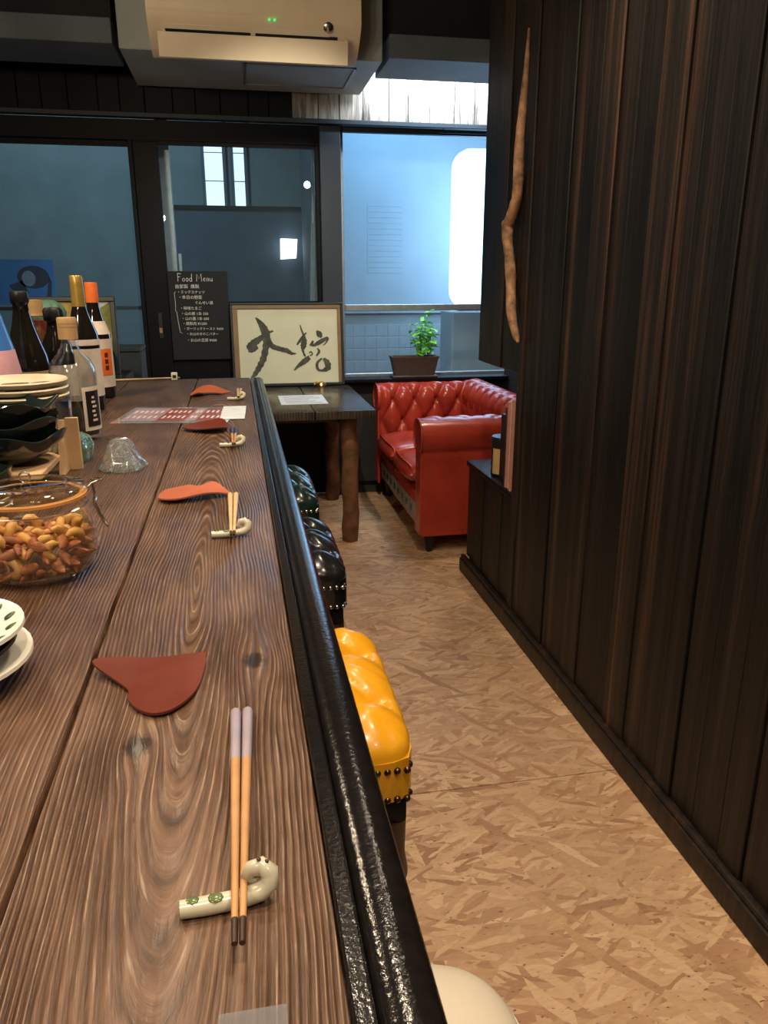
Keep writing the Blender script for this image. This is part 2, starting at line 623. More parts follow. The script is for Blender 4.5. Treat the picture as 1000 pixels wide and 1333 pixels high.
M['cashew'] = mat('roasted_cashew', (.70, .37, .10), .5, var=.18, nscale=60)
M['rubber'] = mat('orange_gasket', (.60, .27, .07), .45)
M['blueb'] = mat('blue_bottle_glaze', (.045, .17, .50), .25, nscale=8)
M['pink'] = mat('pink_label', (.55, .30, .36), .7)
M['brown_glass'] = glass('brown_bottle_glass', (.20, .10, .035), refl=1.5)
M['dkglass'] = mat('dark_bottle_glass', (.010, .008, .006), .08, coat=.5)
M['amber'] = mat('amber_spirit', (.55, .30, .04), .2)
M['cola'] = mat('dark_liquid', (.010, .008, .008), .12)
M['tan_cap'] = mat('tan_cap', (.45, .29, .13), .5)
M['gold_foil'] = mat('gold_foil', (.45, .30, .07), .35, .5)
M['orange'] = mat('orange_paper', (.74, .16, .025), .6)
M['white_lab'] = mat('off_white_label', (.66, .58, .50), .7)
M['tan_lab'] = mat('tan_label_band', (.46, .33, .15), .6)
M['green_glass'] = glass('green_glass', (.45, .74, .64), refl=3.0, haze=.22, hazec=(.30, .52, .42), bumpy=60)
M['maroon'] = mat('maroon_glaze', (.12, .018, .015), .35)
M['cactus'] = mat('cactus_skin', (.09, .20, .14), .6, nscale=40)
M['pic_frame'] = mat('dark_picture_frame', (.018, .030, .034), .4)
M['pic_sky'] = mat('painted_sky', (.55, .58, .60), .7)
M['pic_green'] = mat('painted_meadow', (.22, .24, .06), .7, var=.6, nscale=18)
M['pic_gold'] = mat('painted_gold_field', (.42, .31, .09), .7, var=.4, nscale=20)
M['poster'] = mat('blue_poster', (.03, .24, .95), .5, nscale=4, var=.2)
M['poster_d'] = mat('poster_dark_paint', (.012, .06, .16), .5)
M['poster_l'] = mat('poster_pale_paint', (.14, .32, .66), .5)
M['menu_p'] = mat('menu_lilac_print', (.30, .22, .26), .3)
M['menu_r'] = mat('menu_red_print', (.22, .065, .06), .3)
M['menu_t'] = mat('menu_white_print', (.62, .55, .55), .3)
M['card'] = mat('white_card', (.62, .68, .74), .35)
M['film'] = glass('laminate_film', (.86, .86, .88), refl=1.6, haze=.12, hazec=(.6, .6, .62))
M['asphalt'] = mat('wet_asphalt', (.035, .042, .048), .5, bump=.3)
M['teal_wall'] = mat('teal_rendered_wall', (.165, .225, .245), .8, nscale=3, var=.12)
M['navy_wall'] = mat('dark_rendered_wall', (.060, .090, .125), .8, nscale=3, var=.2)
M['pale_wall'] = mat('pale_siding', (.42, .47, .50), .7, nscale=3, var=.06)
M['tile'] = mat('pale_tile', (.44, .47, .48), .4, nscale=9, var=.1)
M['lit'] = emit('lit_window', (.70, .90, 1.0), 1.5)
M['lantern'] = emit('lit_lantern', (.92, .98, 1.0), 3.0)
M['lightbox'] = emit('light_box_acrylic', (.42, .68, 1.0), 6.5)
M['bulb'] = emit('bulb', (1.0, .82, .60), 12.0)
M['led'] = emit('green_led', (.15, 1.0, .25), .8)
M['tube'] = emit('tube_lamp', (.88, .95, 1.0), 8.0)
M['kraft'] = mat('kraft_label', (.50, .33, .15), .8)
M['pinkbook'] = mat('salmon_spine', (.50, .22, .16), .6)
M['darkbook'] = mat('dark_cover', (.02, .022, .025), .5)
M['greybox'] = mat('slate_box', (.055, .080, .10), .6)
M['curtain'] = mat('pale_plastic_sheet', (.42, .47, .52), .5)
M['shade'] = mat('enamel_shade', (.025, .025, .025), .35)
M['cast'] = glass('textured_cast_glass', (.80, .85, .86), rough=.04, refl=3.2, haze=.06, hazec=(.8, .85, .85), bumpy=130)
tt = NT('whitewashed_charred_transom')
_p = tt.pos()
_a = tt.noise(tt.mapping(_p, scale=(55, 1, 5)), 1.0, 4, .6, .6)
_b = tt.noise(tt.mapping(_p, scale=(7, 1, 2)), 1.0, 2)
tt.bsdf(tt.ramp(tt.math('ADD', tt.math('MULTIPLY', _a, .7), tt.math('MULTIPLY', _b, .3)), [(.38, (.06, .055, .05)), (.50, (.22, .205, .18)), (.62, (.40, .385, .34))]), .6, 0, tt.bump(_a, .3, .003))
M['transom'] = tt.m

# ------------------------------------------------------------------ the room
YB = 4.72          # inner face of the back wall
# floor of OSB sheets
fl = struct_root('floor')
sub = MB().box(-2.0, 2.0, -1.9, YB + .1, -.06, -.0125).build('subfloor', M['wall_dark'], fl)
for i, (x0, x1) in enumerate([(-2.0, -.63), (-.627, 1.193), (1.196, 2.0)]):
    ys = [-1.9, -.55, .357, 1.264, 2.171, 3.078, 3.985, YB + .1] if i != 1 else [-1.9, -.115, .792, 1.699, 2.606, 3.513, 4.42, YB + .1]
    for a, b in zip(ys[:-1], ys[1:]):
        MB().box(x0, x1, a, b - .003, -.012, 0, .0008, 1).build('osb_panel', M['osb'], fl, 0)

struct('ceiling', MB().box(-2.0, 2.0, -1.9, YB + .1, 2.62, 2.70), M['ceil'])
struct('wall_left', MB().box(-2.0, -1.9, -1.9, YB + .1, 0, 2.62), M['wall_dark'])
struct('wall_rear', MB().box(-1.9, 1.12, -1.9, -1.8, 0, 2.62), M['wall_dark'])
struct('wall_niche', MB().box(1.66, 1.76, 2.60, YB, 0, 2.62).box(1.12, 1.76, 2.50, 2.60, 0, 2.62), M['wall_dark'])

# back wall: header above the openings, dado below the window, piers
wb = struct_root('wall_back', (0, YB, 0))
MB().box(-2.0, 2.0, YB, YB + .1, 2.16, 2.70).build('header', M['black_paint'], wb)
MB().box(.627, 2.0, YB, YB + .1, 0, .725).build('dado', M['wall_dark'], wb)
MB().box(1.72, 2.0, YB + .001, YB + .1, .725, 2.16).build('pier', M['wall_dark'], wb)
MB().box(.507, .627, YB - .03, YB + .1, 0, 2.135, .004, 1).build('post', M['steel_blue'], wb)
MB().box(-2.0, .507, YB - .005, YB + .1, 2.035, 2.135).build('lintel', M['black_paint'], wb)
MB().box(-1.89, 1.655, YB - .055, YB + .0, 2.137, 2.162, .003, 1).build('ledge', M['steel_blue'], wb)
xs = -1.2
k = 0
while xs < 1.64:
    wd = [.145, .118, .132, .15, .11, .127][k % 6]
    x1 = min(xs + wd, 1.655)
    MB().box(xs, x1 - .003, YB - .014 - .002 * (k % 3), YB - .0005, 2.163, 2.61, .002, 1).build('transom_board', M['transom'] if xs > .25 else M['black_paint'], wb)
    xs += wd
    k += 1
for a, b, c, d in [(.10, .115, .025, .05)]:
    MB().box(.627, 1.655, YB - .012, YB, .06, .075).build('dado_moulding', M['black_paint'], wb)

# dropped soffit in front of the back wall
struct('trim_1', MB().box(-1.9, -.47, 3.96, 4.35, 2.30, 2.40, .003, 1).box(.765, 1.655, 3.96, 4.35, 2.30, 2.40, .003, 1), M['soffit'])

struct('trim_2', MB().box(-1.9, -.47, 4.0, 4.33, 2.401, 2.62).box(.765, 1.655, 4.0, 4.33, 2.401, 2.62), M['ceil'])

# sliding glass doors
def leaf(name, x0, x1, y, z0, z1, zmid, st=.05, handle=None):
    d = struct_root(name, ((x0 + x1) / 2, y, 0))
    for a, b in ((x0, x0 + st), (x1 - st, x1)):
        MB().box(a, b, y, y + .035, 0.01, z1 + .02, .003, 1).build('stile', M['black_paint'], d)
    MB().box(x0 + st, x1 - st, y + .002, y + .033, z1 - .005, z1 + .02).build('top_rail', M['black_paint'], d)
    MB().box(x0 + st, x1 - st, y + .002, y + .033, .01, z0, .002, 1).build('lower_panel', M['black_paint'], d)
    if zmid:
        MB().box(x0 + st, x1 - st, y + .004, y + .031, zmid - .02, zmid + .02).build('mid_rail', M['alu'], d)
    MB().box(x0 + st, x1 - st, y + .015, y + .020, z0, z1).build('glass_pane', M['pglass'], d, 0)
    return d


d1 = leaf('door_1', -1.75, -.455, YB + .052, .32, 2.015, 0, .077)
MB().box(-1.673, -.532, YB + .074, YB + .082, 1.145, 1.165).build('mid_rail', M['steel_blue'], d1)
d2 = leaf('door_2', -.53, .508, YB + .005, 1.19, 2.022, 0, .025)
# wide lock stile of the second leaf with its brass latch
MB().box(-.505, -.372, YB + .004, YB + .040, .02, 2.03, .003, 1).build('lock_stile', M['black_paint'], d2)
lp = MB().box(-.444, -.418, YB - .002, YB + .004, .985, 1.13, .002, 1).build('lock_plate', M['black'], d2)
MB().box(-.440, -.422, YB - .005, YB - .001, 1.015, 1.045, .001, 1).build('latch', M['brass'], lp)
struct('door_3', MB().box(-1.9, -1.75, YB + .0, YB + .1, 0, 2.035), M['black_paint'])

# window over the sofa
wn = struct_root('window_1', (1.17, YB, .73))
MB().box(.627, 1.72, YB + .035, YB + .075, .725, .755, .003, 1).build('bottom_rail', M['alu'], wn)
MB().box(.627, 1.72, YB + .035, YB + .075, 2.115, 2.16, .003, 1).build('top_rail', M['steel_blue'], wn)
for a in (.627, 1.69):
    MB().box(a, a + .022, YB + .035, YB + .075, .755, 2.115, .003, 1).build('jamb', M['alu'], wn)
MB().box(.649, 1.69, YB + .035, YB + .070, 1.130, 1.168, .003, 1).build('mid_rail', M['alu'], wn)
MB().box(.649, 1.69, YB + .052, YB + .057, 1.168, 2.115).build('upper_pane', M['pglass'], wn, 0)
MB().box(.649, 1.69, YB + .052, YB + .057, .755, 1.130).build('lower_pane', M['pglass'], wn, 0)
MB().box(.60, 1.655, YB - .105, YB + .03, .715, .737, .003, 1).build('sill', M['black_paint'], wn)
cr = MB().tube([(1.20, YB - .03, 2.118), (1.65, YB - .03, 2.118)], .004, 8).tube([(1.22, YB - .03, 2.118), (1.22, YB - .03, 2.137)], .003, 6).tube([(1.62, YB - .03, 2.118), (1.62, YB - .03, 2.137)], .003, 6).build('curtain_rod', M['black'])
tag(cr, 'thin black metal curtain rod under the ledge above the window', 'curtain rod')

# tube lamp above the window behind the soffit
tl = thing('tube_lamp', (1.2, 4.44, 2.53), 'white tube lamp hidden behind the soffit above the window', 'lamp')
MB().box(.80, 1.64, 4.42, 4.47, 2.575, 2.62, .004, 1).build('housing', M['ac_white'], tl)
MB().tube([(.82, 4.445, 2.556), (1.62, 4.445, 2.556)], .013, 10).build('tube', M['tube'], tl)

# right-hand partition of charred boards
wr = struct_root('wall_right', (1.05, 1.0, 0))
MB().box(1.012, 1.12, -1.9, 2.66, 0, 2.62).build('core', M['wall_dark'], wr)
MB().box(1.012, 1.12, 2.66, 3.15, .995, 2.62).build('upper_core', M['wall_dark'], wr)
y = -1.85
k = 0
cache = {}
while y < 3.16:
    wd = [.098, .082, .112, .075, .104, .09, .118][(k * 3 + k // 5) % 7]
    if y < 2.68 < y + wd + .03:
        wd = 2.682 - y
    if y + wd > 3.13:
        wd = 3.172 - y
    z0 = .985 if y > 2.67 else .0
    key = (round(wd, 3), z0)
    th = .014 + .003 * ((k * 5) % 3)
    if key not in cache:
        b = MB().box(-.0, .016, 0, wd - .003, z0, 2.619, .0025, 1)
        cache[key] = b.build('board', M['char'], wr)
        ob = cache[key]
        # mesh was built relative to the wall root; rebuild in board space
        for v in ob.data.vertices:
            v.co += Vector((1.05, 1.0, 0))
    else:
        ob = inst(cache[key], 'board', wr)
    ob.location = (1.012 - th - 1.05, y - 1.0, 0)
    y += wd
    k += 1
MB().box(1.0, 1.12, 3.152, 3.174, .985, 2.619, .002, 1).build('end_board', M['char_dim'], wr)
MB().box(1.0, 1.12, 2.665, 2.684, .53, .985, .002, 1).build('end_board', M['char_dim'], wr)
tag(MB().box(.972, .999, -1.85, 3.277, 0.001, .062, .004, 2).box(.978, .999, -1.85, 3.276, .062, .078, .004, 2).build('baseboard_right', M['char_dim']), kind='structure')

# low cabinet at the end of the partition
lc = thing('low_cabinet', (1.1, 2.98, 0), 'low black boarded cabinet at the end of the dark plank partition', 'cabinet')
MB().box(1.016, 1.24, 2.69, 3.26, 0, .505).build('body', M['wall_dark'], lc)
MB().box(.992, 1.25, 2.686, 3.275, .505, .53, .004, 2).build('top', M['char_dim'], lc)
for i in range(5):
    MB().box(1.001 - .004 * (i % 2), 1.017, 2.69 + i * .115, 2.69 + i * .115 + .111, .079, .504, .003, 1).build('board', M['char'], lc)
for i in range(2):
    MB().box(1.02 + i * .11, 1.02 + i * .11 + .107, 3.26, 3.274, .002, .504, .003, 1).build('board', M['char'], lc)

# ------------------------------------------------------------------ outside the glass
struct('floor_street', MB().box(-5, 4, YB + .1, 9, -.15, -.02), M['asphalt'])
bd = thing('building', (0, 8.0, -.02), 'dark teal rendered house across the street seen through the doors', 'building')
MB().box(-5, .95, 8.0, 8.3, -.02, 5).build('facade', M['teal_wall'], bd)
for (x0, x1) in ((-.215, -.050), (.052, .148)):
    f = MB().box(x0 - .03, x1 + .03, 7.97, 8.0, 1.95, 2.75).build('window', M['navy_wall'], bd)
    for (z0, z1) in ((1.985, 2.195), (2.205, 2.44), (2.45, 2.70)):
        MB().box(x0, x1, 7.955, 7.971, z0, z1).build('pane', M['lit'], f, 0)
dw = thing('dark_wall', (-.2, 7.5, -.02), 'dark garden wall outside behind the middle door', 'wall')
MB().box(-.62, 1.0, 7.85, 7.93, -.02, 1.94).build('wall_face', M['navy_wall'], dw)
MB().box(-.64, 1.0, 7.83, 7.94, 1.94, 1.975, .005, 1).build('coping', M['black_paint'], dw)
ln = thing('lantern', (.527, 7.78, 1.50), 'small white lit lantern box on the dark wall outside', 'lantern')
MB().prism([(-.08, 0), (.065, .01), (.08, .18), (-.075, .185)], .10, (.527, 7.72, 1.50), (1, 0, 0), (0, 0, 1), (0, 1, 0)).build('lit_box', M['lantern'], ln, 0)
MB().box(.50, .55, 7.82, 7.85, 1.55, 1.63).build('bracket', M['black'], ln)
sl = thing('wall_lamp', (.62, 6.6, 2.0), 'small bright round lamp outside near the door post', 'lamp')
MB().ball((.610, 6.6, 2.035), .028, 10, 8).build('bulb', M['lantern'], sl)
MB().tube([(.625, 6.6, 2.035), (.665, 6.6, 2.05)], .010, 6).build('arm', M['black'], sl)
# pale plastic sheet hanging just outside the door
mb = MB()
mb.grid(14, 9, lambda i, j: (.502 - (.012 + .055 * (i / 13.0) ** .7) * (1 - j / 8.0) + .006 * math.sin(i * .9 + j), YB + .19 + .02 * math.sin(j * 1.9 + i * .5), 2.135 - i * .1655))
mb.grid(14, 9, lambda i, j: (.502 - (.012 + .055 * (i / 13.0) ** .7) * (1 - j / 8.0) + .006 * math.sin(i * .9 + j), YB + .192 + .02 * math.sin(j * 1.9 + i * .5), 2.135 - i * .1655))
tag(mb.build('plastic_sheet', M['curtain']), 'pale wrinkled plastic sheet hanging outside beside the door jamb', 'plastic sheet')
# pale post just outside between the door leaves
pp = thing('screen_post', (-.34, YB + .22, -.02), 'pale aluminium screen post outside behind the middle door', 'post')
MB().box(-.395, -.325, YB + .20, YB + .235, -.02, 2.2, .003, 1).build('post', M['alu'], pp)
MB().box(-.318, -.300, YB + .20, YB + .225, 1.36, 1.46, .002, 1).build('latch', M['alu'], pp)
# pale side wall under the porch light with tiled foot
pw = thing('pale_wall', (1.6, 6.1, -.02), 'pale sided wall lit blue outside the window', 'wall')
MB().box(.74, 3.2, 6.10, 6.2, -.02, 4.0).build('wall_body', M['pale_wall'], pw)
for i in range(13):
    z = 1.36 + i * .04
    MB().box(1.01, 1.28, 6.098, 6.101, z, z + .038, .001, 1).build('louvre_slat', M['pale_wall'], pw)
for i in range(12):
    for j in range(9):
        if i == 0 and j == 0:
            t0 = MB().box(.80, .889, 6.097, 6.101, .15, .238, .003, 1).build('tile', M['tile'], pw)
        else:
            inst(t0, 'tile', pw, (i * .092, 0, j * .092))
MB().box(.76, 3.2, 6.06, 6.10, 1.06, 1.10, .004, 1).build('coping', M['tile'], pw)
rb = thing('return_wall', (.74, 7.0, -.02), 'narrow dark wall corner outside between door post and window', 'wall')
MB().box(.66, .74, 6.2, 7.8, -.02, 4.0).build('wall_face', M['navy_wall'], rb)
MB().box(.655, .745, 6.12, 6.2, -.02, 4.0, .004, 1).build('corner_trim', M['black_paint'], rb)
# light box sign
lb = thing('light_box_sign', (1.9, 5.55, -.02), 'tall white glowing light box sign outside the window', 'sign')
MB().box(1.53, 2.15, 5.42, 5.72, 1.12, 2.17, .11, 5).build('acrylic_box', M['lightbox'], lb)
MB().box(1.50, 2.18, 5.40, 5.74, -.02, 1.10, .01, 1).build('plinth', M['pale_wall'], lb)
MB().box(1.56, 2.12, 5.45, 5.69, 1.10, 1.13).build('neck', M['black'], lb)
# blue poster outside the left door
po = thing('blue_poster', (-1.2, YB + .064, 1.15), 'blue painted poster of a dark-haired face stuck to the left glass door', 'poster')
MB().box(-1.62, -.995, YB + .062, YB + .0665, 1.175, 1.42).build('sheet', M['poster'], po)
def disc(cx, cz, rx, rz, n=20):
    return [(cx + rx * math.cos(2 * PI * i / n), cz + rz * math.sin(2 * PI * i / n)) for i in range(n)]
MB().prism(disc(-1.105, 1.325, .085, .062), .001, (0, YB + .062, 0), (1, 0, 0), (0, 0, 1), (0, -1, 0)).build('hair_shape', M['poster_d'], po)
MB().prism(disc(-1.13, 1.318, .036, .042), .001, (0, YB + .061, 0), (1, 0, 0), (0, 0, 1), (0, -1, 0)).build('face_shape', M['poster_l'], po)
MB().prism([(-1.24, 1.28), (-1.16, 1.31), (-1.14, 1.24), (-1.21, 1.245)], .001, (0, YB + .062, 0), (1, 0, 0), (0, 0, 1), (0, -1, 0)).build('shoulder_shape', M['poster_d'], po)
MB().prism([(-1.055, 1.18), (-1.025, 1.18), (-1.010, 1.30), (-1.022, 1.33)], .001, (0, YB + .062, 0), (1, 0, 0), (0, 0, 1), (0, -1, 0)).build('brush_shape', M['poster_d'], po)

# ------------------------------------------------------------------ air conditioner and its bulkhead
bh = thing('bulkhead_box', (.145, 4.34, 2.28), 'grey-green bulkhead box on the ceiling carrying the air conditioner', 'bulkhead')
MB().box(-.445, .735, 3.97, YB - .06, 2.285, 2.619, .004, 1).build('box_body', M['ac_grey'], bh)
for (a, b, c, d) in [(.10, .112, 4.10, 4.52), (.62, .632, 4.10, 4.52), (.10, .632, 4.508, 4.52), (.10, .632, 4.10, 4.112)]:
    MB().box(a, b, c, d, 2.279, 2.286, .001, 1).build('access_trim', M['alu'], bh)
ac = thing('air_conditioner', (.15, 3.85, 2.22), 'aged cream wall air conditioner with open flap under the ceiling', 'air conditioner')
# side profile (y, z): back at 3.97, front at 3.73
prof = [(3.97, 2.60), (3.78, 2.60), (3.755, 2.585), (3.745, 2.54), (3.742, 2.375), (3.762, 2.345), (3.80, 2.315), (3.86, 2.275), (3.93, 2.255), (3.97, 2.255)]
mb = MB()
mb.prism([(p[0], p[1]) for p in prof], .90, (-.30, 0, 0), (0, 1, 0), (0, 0, 1), (1, 0, 0))
body = mb.build('body', M['ac_white'], ac)
mb = MB()
mb.prism([(3.741, 2.58), (3.734, 2.57), (3.732, 2.39), (3.74, 2.375)], .895, (-.2975, 0, 0), (0, 1, 0), (0, 0, 1), (1, 0, 0))
fp = mb.build('front_panel', M['ac_white'], ac)
MB().prism([(3.770, 2.336), (3.790, 2.318), (3.793, 2.322), (3.773, 2.340)], .70, (-.235, 0, 0), (0, 1, 0), (0, 0, 1), (1, 0, 0)).build('outlet_lip', M['ac_white'], ac)
for a, b in ((-.23, .125), (.145, .50)):
    MB().prism([(3.783, 2.322), (3.800, 2.309), (3.808, 2.318), (3.791, 2.331)], b - a, (a, 0, 0), (0, 1, 0), (0, 0, 1), (1, 0, 0)).build('outlet_slot', M['black'], ac)
MB().prism([(3.742, 2.300), (3.746, 2.302), (3.770, 2.214), (3.764, 2.212)], .80, (-.26, 0, 0), (0, 1, 0), (0, 0, 1), (1, 0, 0)).build('flap', M['ac_white'], ac)
for x in (-.24, .525):
    MB().box(x, x + .012, 3.745, 3.80, 2.285, 2.312, .002, 1).build('flap_hinge', M['ac_white'], ac)
for x in (.20, .222):
    MB().box(x, x + .010, 3.7335, 3.7415, 2.360, 2.368).build('indicator', M['led'], ac, 0)
MB().lathe([(.021, 0), (.021, .006), (.015, .010), (.0001, .011)], 18, (.455, 3.752, 2.352), Matrix.Rotation(R(115), 4, 'X')).build('sensor_knob', M['chrome'], ac)

# ------------------------------------------------------------------ the bar counter
ct = thing('bar_counter', (-.3, .4, 0), 'long weathered plank bar counter with a black rounded rail', 'counter')
CZ = 1.0
MB().box(-.1335, .033, -1.2, 2.61, CZ - .045, CZ, .0025, 2).build('plank', M['counter'], ct)
MB().box(-.3475, -.1365, -1.2, 2.612, CZ - .045, CZ - .0005, .0025, 2).build('plank', M['counter2'], ct)
MB().box(-.62, -.3505, -1.2, 2.61, CZ - .045, CZ - .0008, .0025, 2).build('plank', M['counter2'], ct)
# rail: flat inner strip and half-round nose, swept along Y
MB().box(.034, .0445, -1.2, 2.60, CZ - .05, CZ + .0005, .0015, 1).build('rail_strip', M['rail'], ct)
pr = [(.0445, -.055)] + [(.060 + .0165 * math.cos(a), -.010 + .0125 * math.sin(a)) for a in [PI - i * PI / 10 for i in range(11)]] + [(.0765, -.055)]
mb = MB()
NY = 40
mb.grid(len(pr), NY, lambda i, j: (pr[i][0], -1.2 + 3.795 * j / (NY - 1), CZ + pr[i][1]))
mb.f.append([i * NY for i in range(len(pr))])
mb.f.append([i * NY + NY - 1 for i in range(len(pr))])
mb.f.append([0, NY - 1, len(pr) * NY - 1, (len(pr) - 1) * NY])
mb.build('rounded_rail', M['rail'], ct, 50)
MB().box(-.62, .05, 2.595, 2.615, CZ - .05, CZ - .046).build('end_batten', M['rail'], ct)
MB().box(-.60, -.24, -1.15, 2.57, .0, CZ - .046).build('front_panel', M['black_paint'], ct)
for i in range(26):
    MB().box(-.240, -.228, -1.15 + i * .143, -1.15 + i * .143 + .14, .02, CZ - .047, .003, 1).build('board', M['char_dim'], ct)
for yy in (1.40, .70):
    MB().box(-.228, .03, yy, yy + .03, .70, CZ - .047, .003, 1).build('bracket', M['black_paint'], ct)

# side shelf behind the end of the counter
ss = thing('side_shelf', (-.75, 2.85, 0), 'dark narrow shelf behind the far end of the bar counter', 'shelf')
MB().box(-1.25, -.385, 2.62, 3.0, .955, .99, .003, 1).build('top', M['char_dim'], ss)
MB().box(-1.22, -.40, 2.65, 2.98, 0, .955).build('body', M['black_paint'], ss)

# ------------------------------------------------------------------ table behind the counter
tb = thing('wooden_table', (.15, 4.2, 0), 'dark plank table with log legs below the calligraphy frame', 'table')
TZ = .705
for (x0, x1) in ((-.42, -.175), (-.172, .085), (.088, .345), (.348, .645)):
    MB().box(x0, x1, 3.66 + (.004 if x0 > 0 else 0), 4.685, TZ - .042, TZ, .004, 2).build('plank', M['table'], tb)
for yy in (3.85, 4.5):
    MB().box(-.36, .58, yy, yy + .05, TZ - .085, TZ - .0425).build('cross_batten', M['table'], tb)
for (x, yy) in ((.53, 3.79), (.535, 4.60), (-.30, 3.79), (-.30, 4.60)):
    MB().tube([(x + .004 * math.sin(i * 1.7 + yy), yy + .004 * math.cos(i * 2.1), (TZ - .043) * i / 9.0) for i in range(10)], [.043 + .003 * math.sin(i * 2.3 + x * 9) for i in range(10)], 14).build('leg', M['log'], tb, 60)

# ------------------------------------------------------------------ calligraphy frame on the table
fr = thing('framed_calligraphy', (.295, 4.63, TZ), 'wide framed brush calligraphy of two characters standing on the table', 'picture')
FW, FH = .655, .478
tilt = R(6)
fo = Vector((-.035, 4.622, TZ + .002))
fx, fz, fn = Vector((1, 0, 0)), Vector((0, math.sin(tilt), math.cos(tilt))), Vector((0, -math.cos(tilt), math.sin(tilt)))
FM = Matrix((( fx.x, fz.x, fn.x, fo.x), (fx.y, fz.y, fn.y, fo.y), (fx.z, fz.z, fn.z, fo.z), (0, 0, 0, 1)))
MB().box(0, FW, 0, FH, -.004, .004, mat=FM).build('backing', M['pic_frame'], fr)
for (a, b, c, d) in ((0, FW, FH - .012, FH), (0, FW, 0, .016), (0, .012, .016, FH - .012), (FW - .014, FW, .016, FH - .012)):
    MB().box(a, b, c, d, .0, .022, .003, 1, mat=FM).build('outer_frame', M['pic_frame'], fr)
for (a, b, c, d) in ((.012, FW - .014, FH - .034, FH - .012), (.012, .042, .016, FH - .034), (FW - .034, FW - .014, .016, FH - .034)):
    MB().box(a, b, c, d, .004, .016, .002, 1, mat=FM).build('inner_moulding', M['gold_mat'], fr)
MB().box(.042, FW - .034, .016, FH - .034, .004, .006, mat=FM).build('paper', M['paper'], fr)
PX0, PX1, PZ0, PZ1 = .042, FW - .034, .016, FH - .034


def stroke(pts, dz):
    """brush stroke: (x, y, width) traced in paper units of 782 x 550"""
    P = []
    # smooth with Catmull-Rom
    n = len(pts)
    for i in range(n - 1):
        p0, p1, p2, p3 = pts[max(i - 1, 0)], pts[i], pts[i + 1], pts[min(i + 2, n - 1)]
        for s in range(6):
            t = s / 6.0
            P.append([.5 * (2 * p1[k] + (p2[k] - p0[k]) * t + (2 * p0[k] - 5 * p1[k] + 4 * p2[k] - p3[k]) * t * t + (3 * p1[k] - p0[k] - 3 * p2[k] + p3[k]) * t ** 3) for k in range(3)])
    P.append(list(pts[-1]))
    sx = (PX1 - PX0) / 782.0
    sz = (PZ1 - PZ0) / 550.0
    L, Rr = [], []
    for i, p in enumerate(P):
        a, b = P[max(i - 1, 0)], P[min(i + 1, len(P) - 1)]
        dx, dy = b[0] - a[0], b[1] - a[1]
        l = math.hypot(dx, dy) or 1
        wv = max(p[2], 3) * (.5 + .05 * math.sin(i * 1.9) + .04 * math.sin(i * 4.3))
        for lst, sg in ((L, 1), (Rr, -1)):
            x, yv = p[0] - dy / l * wv * sg, p[1] + dx / l * wv * sg
            lst.append(FM @ Vector((PX0 + x * sx, PZ1 - yv * sz, .0064 + dz)))
    mb = MB()
    m = len(P)
    mb.add(L + Rr, [[i, i + 1, m + i + 1, m + i] for i in range(m - 1)])
    return mb


def zc(lst):
    return [(a - 122 - (b - 110) * .045, b - 112, c) for a, b, c in lst]


ST = [
    [(265, 175, 12), (300, 215, 40), (330, 262, 62), (346, 310, 60), (345, 380, 52), (325, 470, 50), (290, 540, 44), (250, 600, 32), (225, 635, 20)],
    [(402, 272, 12), (350, 292, 26), (295, 330, 42), (250, 362, 58), (218, 398, 66), (204, 410, 40)],
    [(205, 408, 40), (240, 404, 48), (282, 392, 18)],
    [(360, 322, 36), (388, 380, 40), (450, 405, 36), (510, 420, 36), (545, 440, 24), (585, 442, 5)],
    [(612, 230, 7), (625, 270, 14), (640, 305, 18), (646, 345, 42), (640, 385, 46), (636, 420, 20), (655, 465, 16)],
    [(588, 378, 12), (622, 334, 22), (662, 288, 10)],
    [(568, 567, 12), (600, 535, 24), (650, 500, 42), (690, 472, 34)],
    [(686, 440, 9), (700, 430, 10), (712, 448, 9), (692, 460, 8)],
    [(745, 275, 12), (766, 300, 46), (786, 325, 18)],
    [(702, 388, 34), (716, 348, 14)],
    [(720, 386, 18), (770, 360, 34), (832, 330, 22), (824, 360, 12), (798, 386, 7)],
    [(752, 405, 10), (766, 430, 20), (744, 462, 12)],
    [(790, 480, 12), (752, 515, 22), (757, 560, 22), (792, 572, 18), (838, 552, 46), (830, 512, 44), (800, 482, 18)],
]
for i, s in enumerate(ST):
    stroke(zc(s), .00015 * i).build('brush_stroke', M['ink'], fr, 0)
MB().box(.012, FW - .014, .016, FH - .012, .0125, .0135, mat=FM).build('glass_pane', glass('picture_glass', (.97, .98, .97), refl=.7), fr, 0)
# small brass ornament leaning against the frame
bo = thing('brass_ornament', (.475, 4.585, TZ), 'small brass and green ornament on the table before the frame', 'ornament')
MB().lathe([(.030, 0), (.032, .008), (.026, .022), (.012, .028), (.0001, .029)], 16, (.475, 4.585, TZ)).build('shell', M['brass'], bo)
MB().tube([(.430, 4.57, TZ + .012), (.447, 4.575, TZ + .022), (.458, 4.58, TZ + .012)], .008, 8).build('hook', M['brass'], bo)
# laminated menu on the table
tm = thing('table_menu', (.31, 4.05, TZ), 'pale laminated menu sheet lying on the dark table', 'menu')
MB().box(.20, .44, 3.90, 4.22, TZ + .0005, TZ + .002).build('sheet', M['card'], tm, 0)
for i in range(5):
    MB().box(.225, .415 - .03 * (i % 3), 3.94 + i * .052, 3.955 + i * .052, TZ + .002, TZ + .0023).build('printed_line', M['menu_p'], tm, 0)

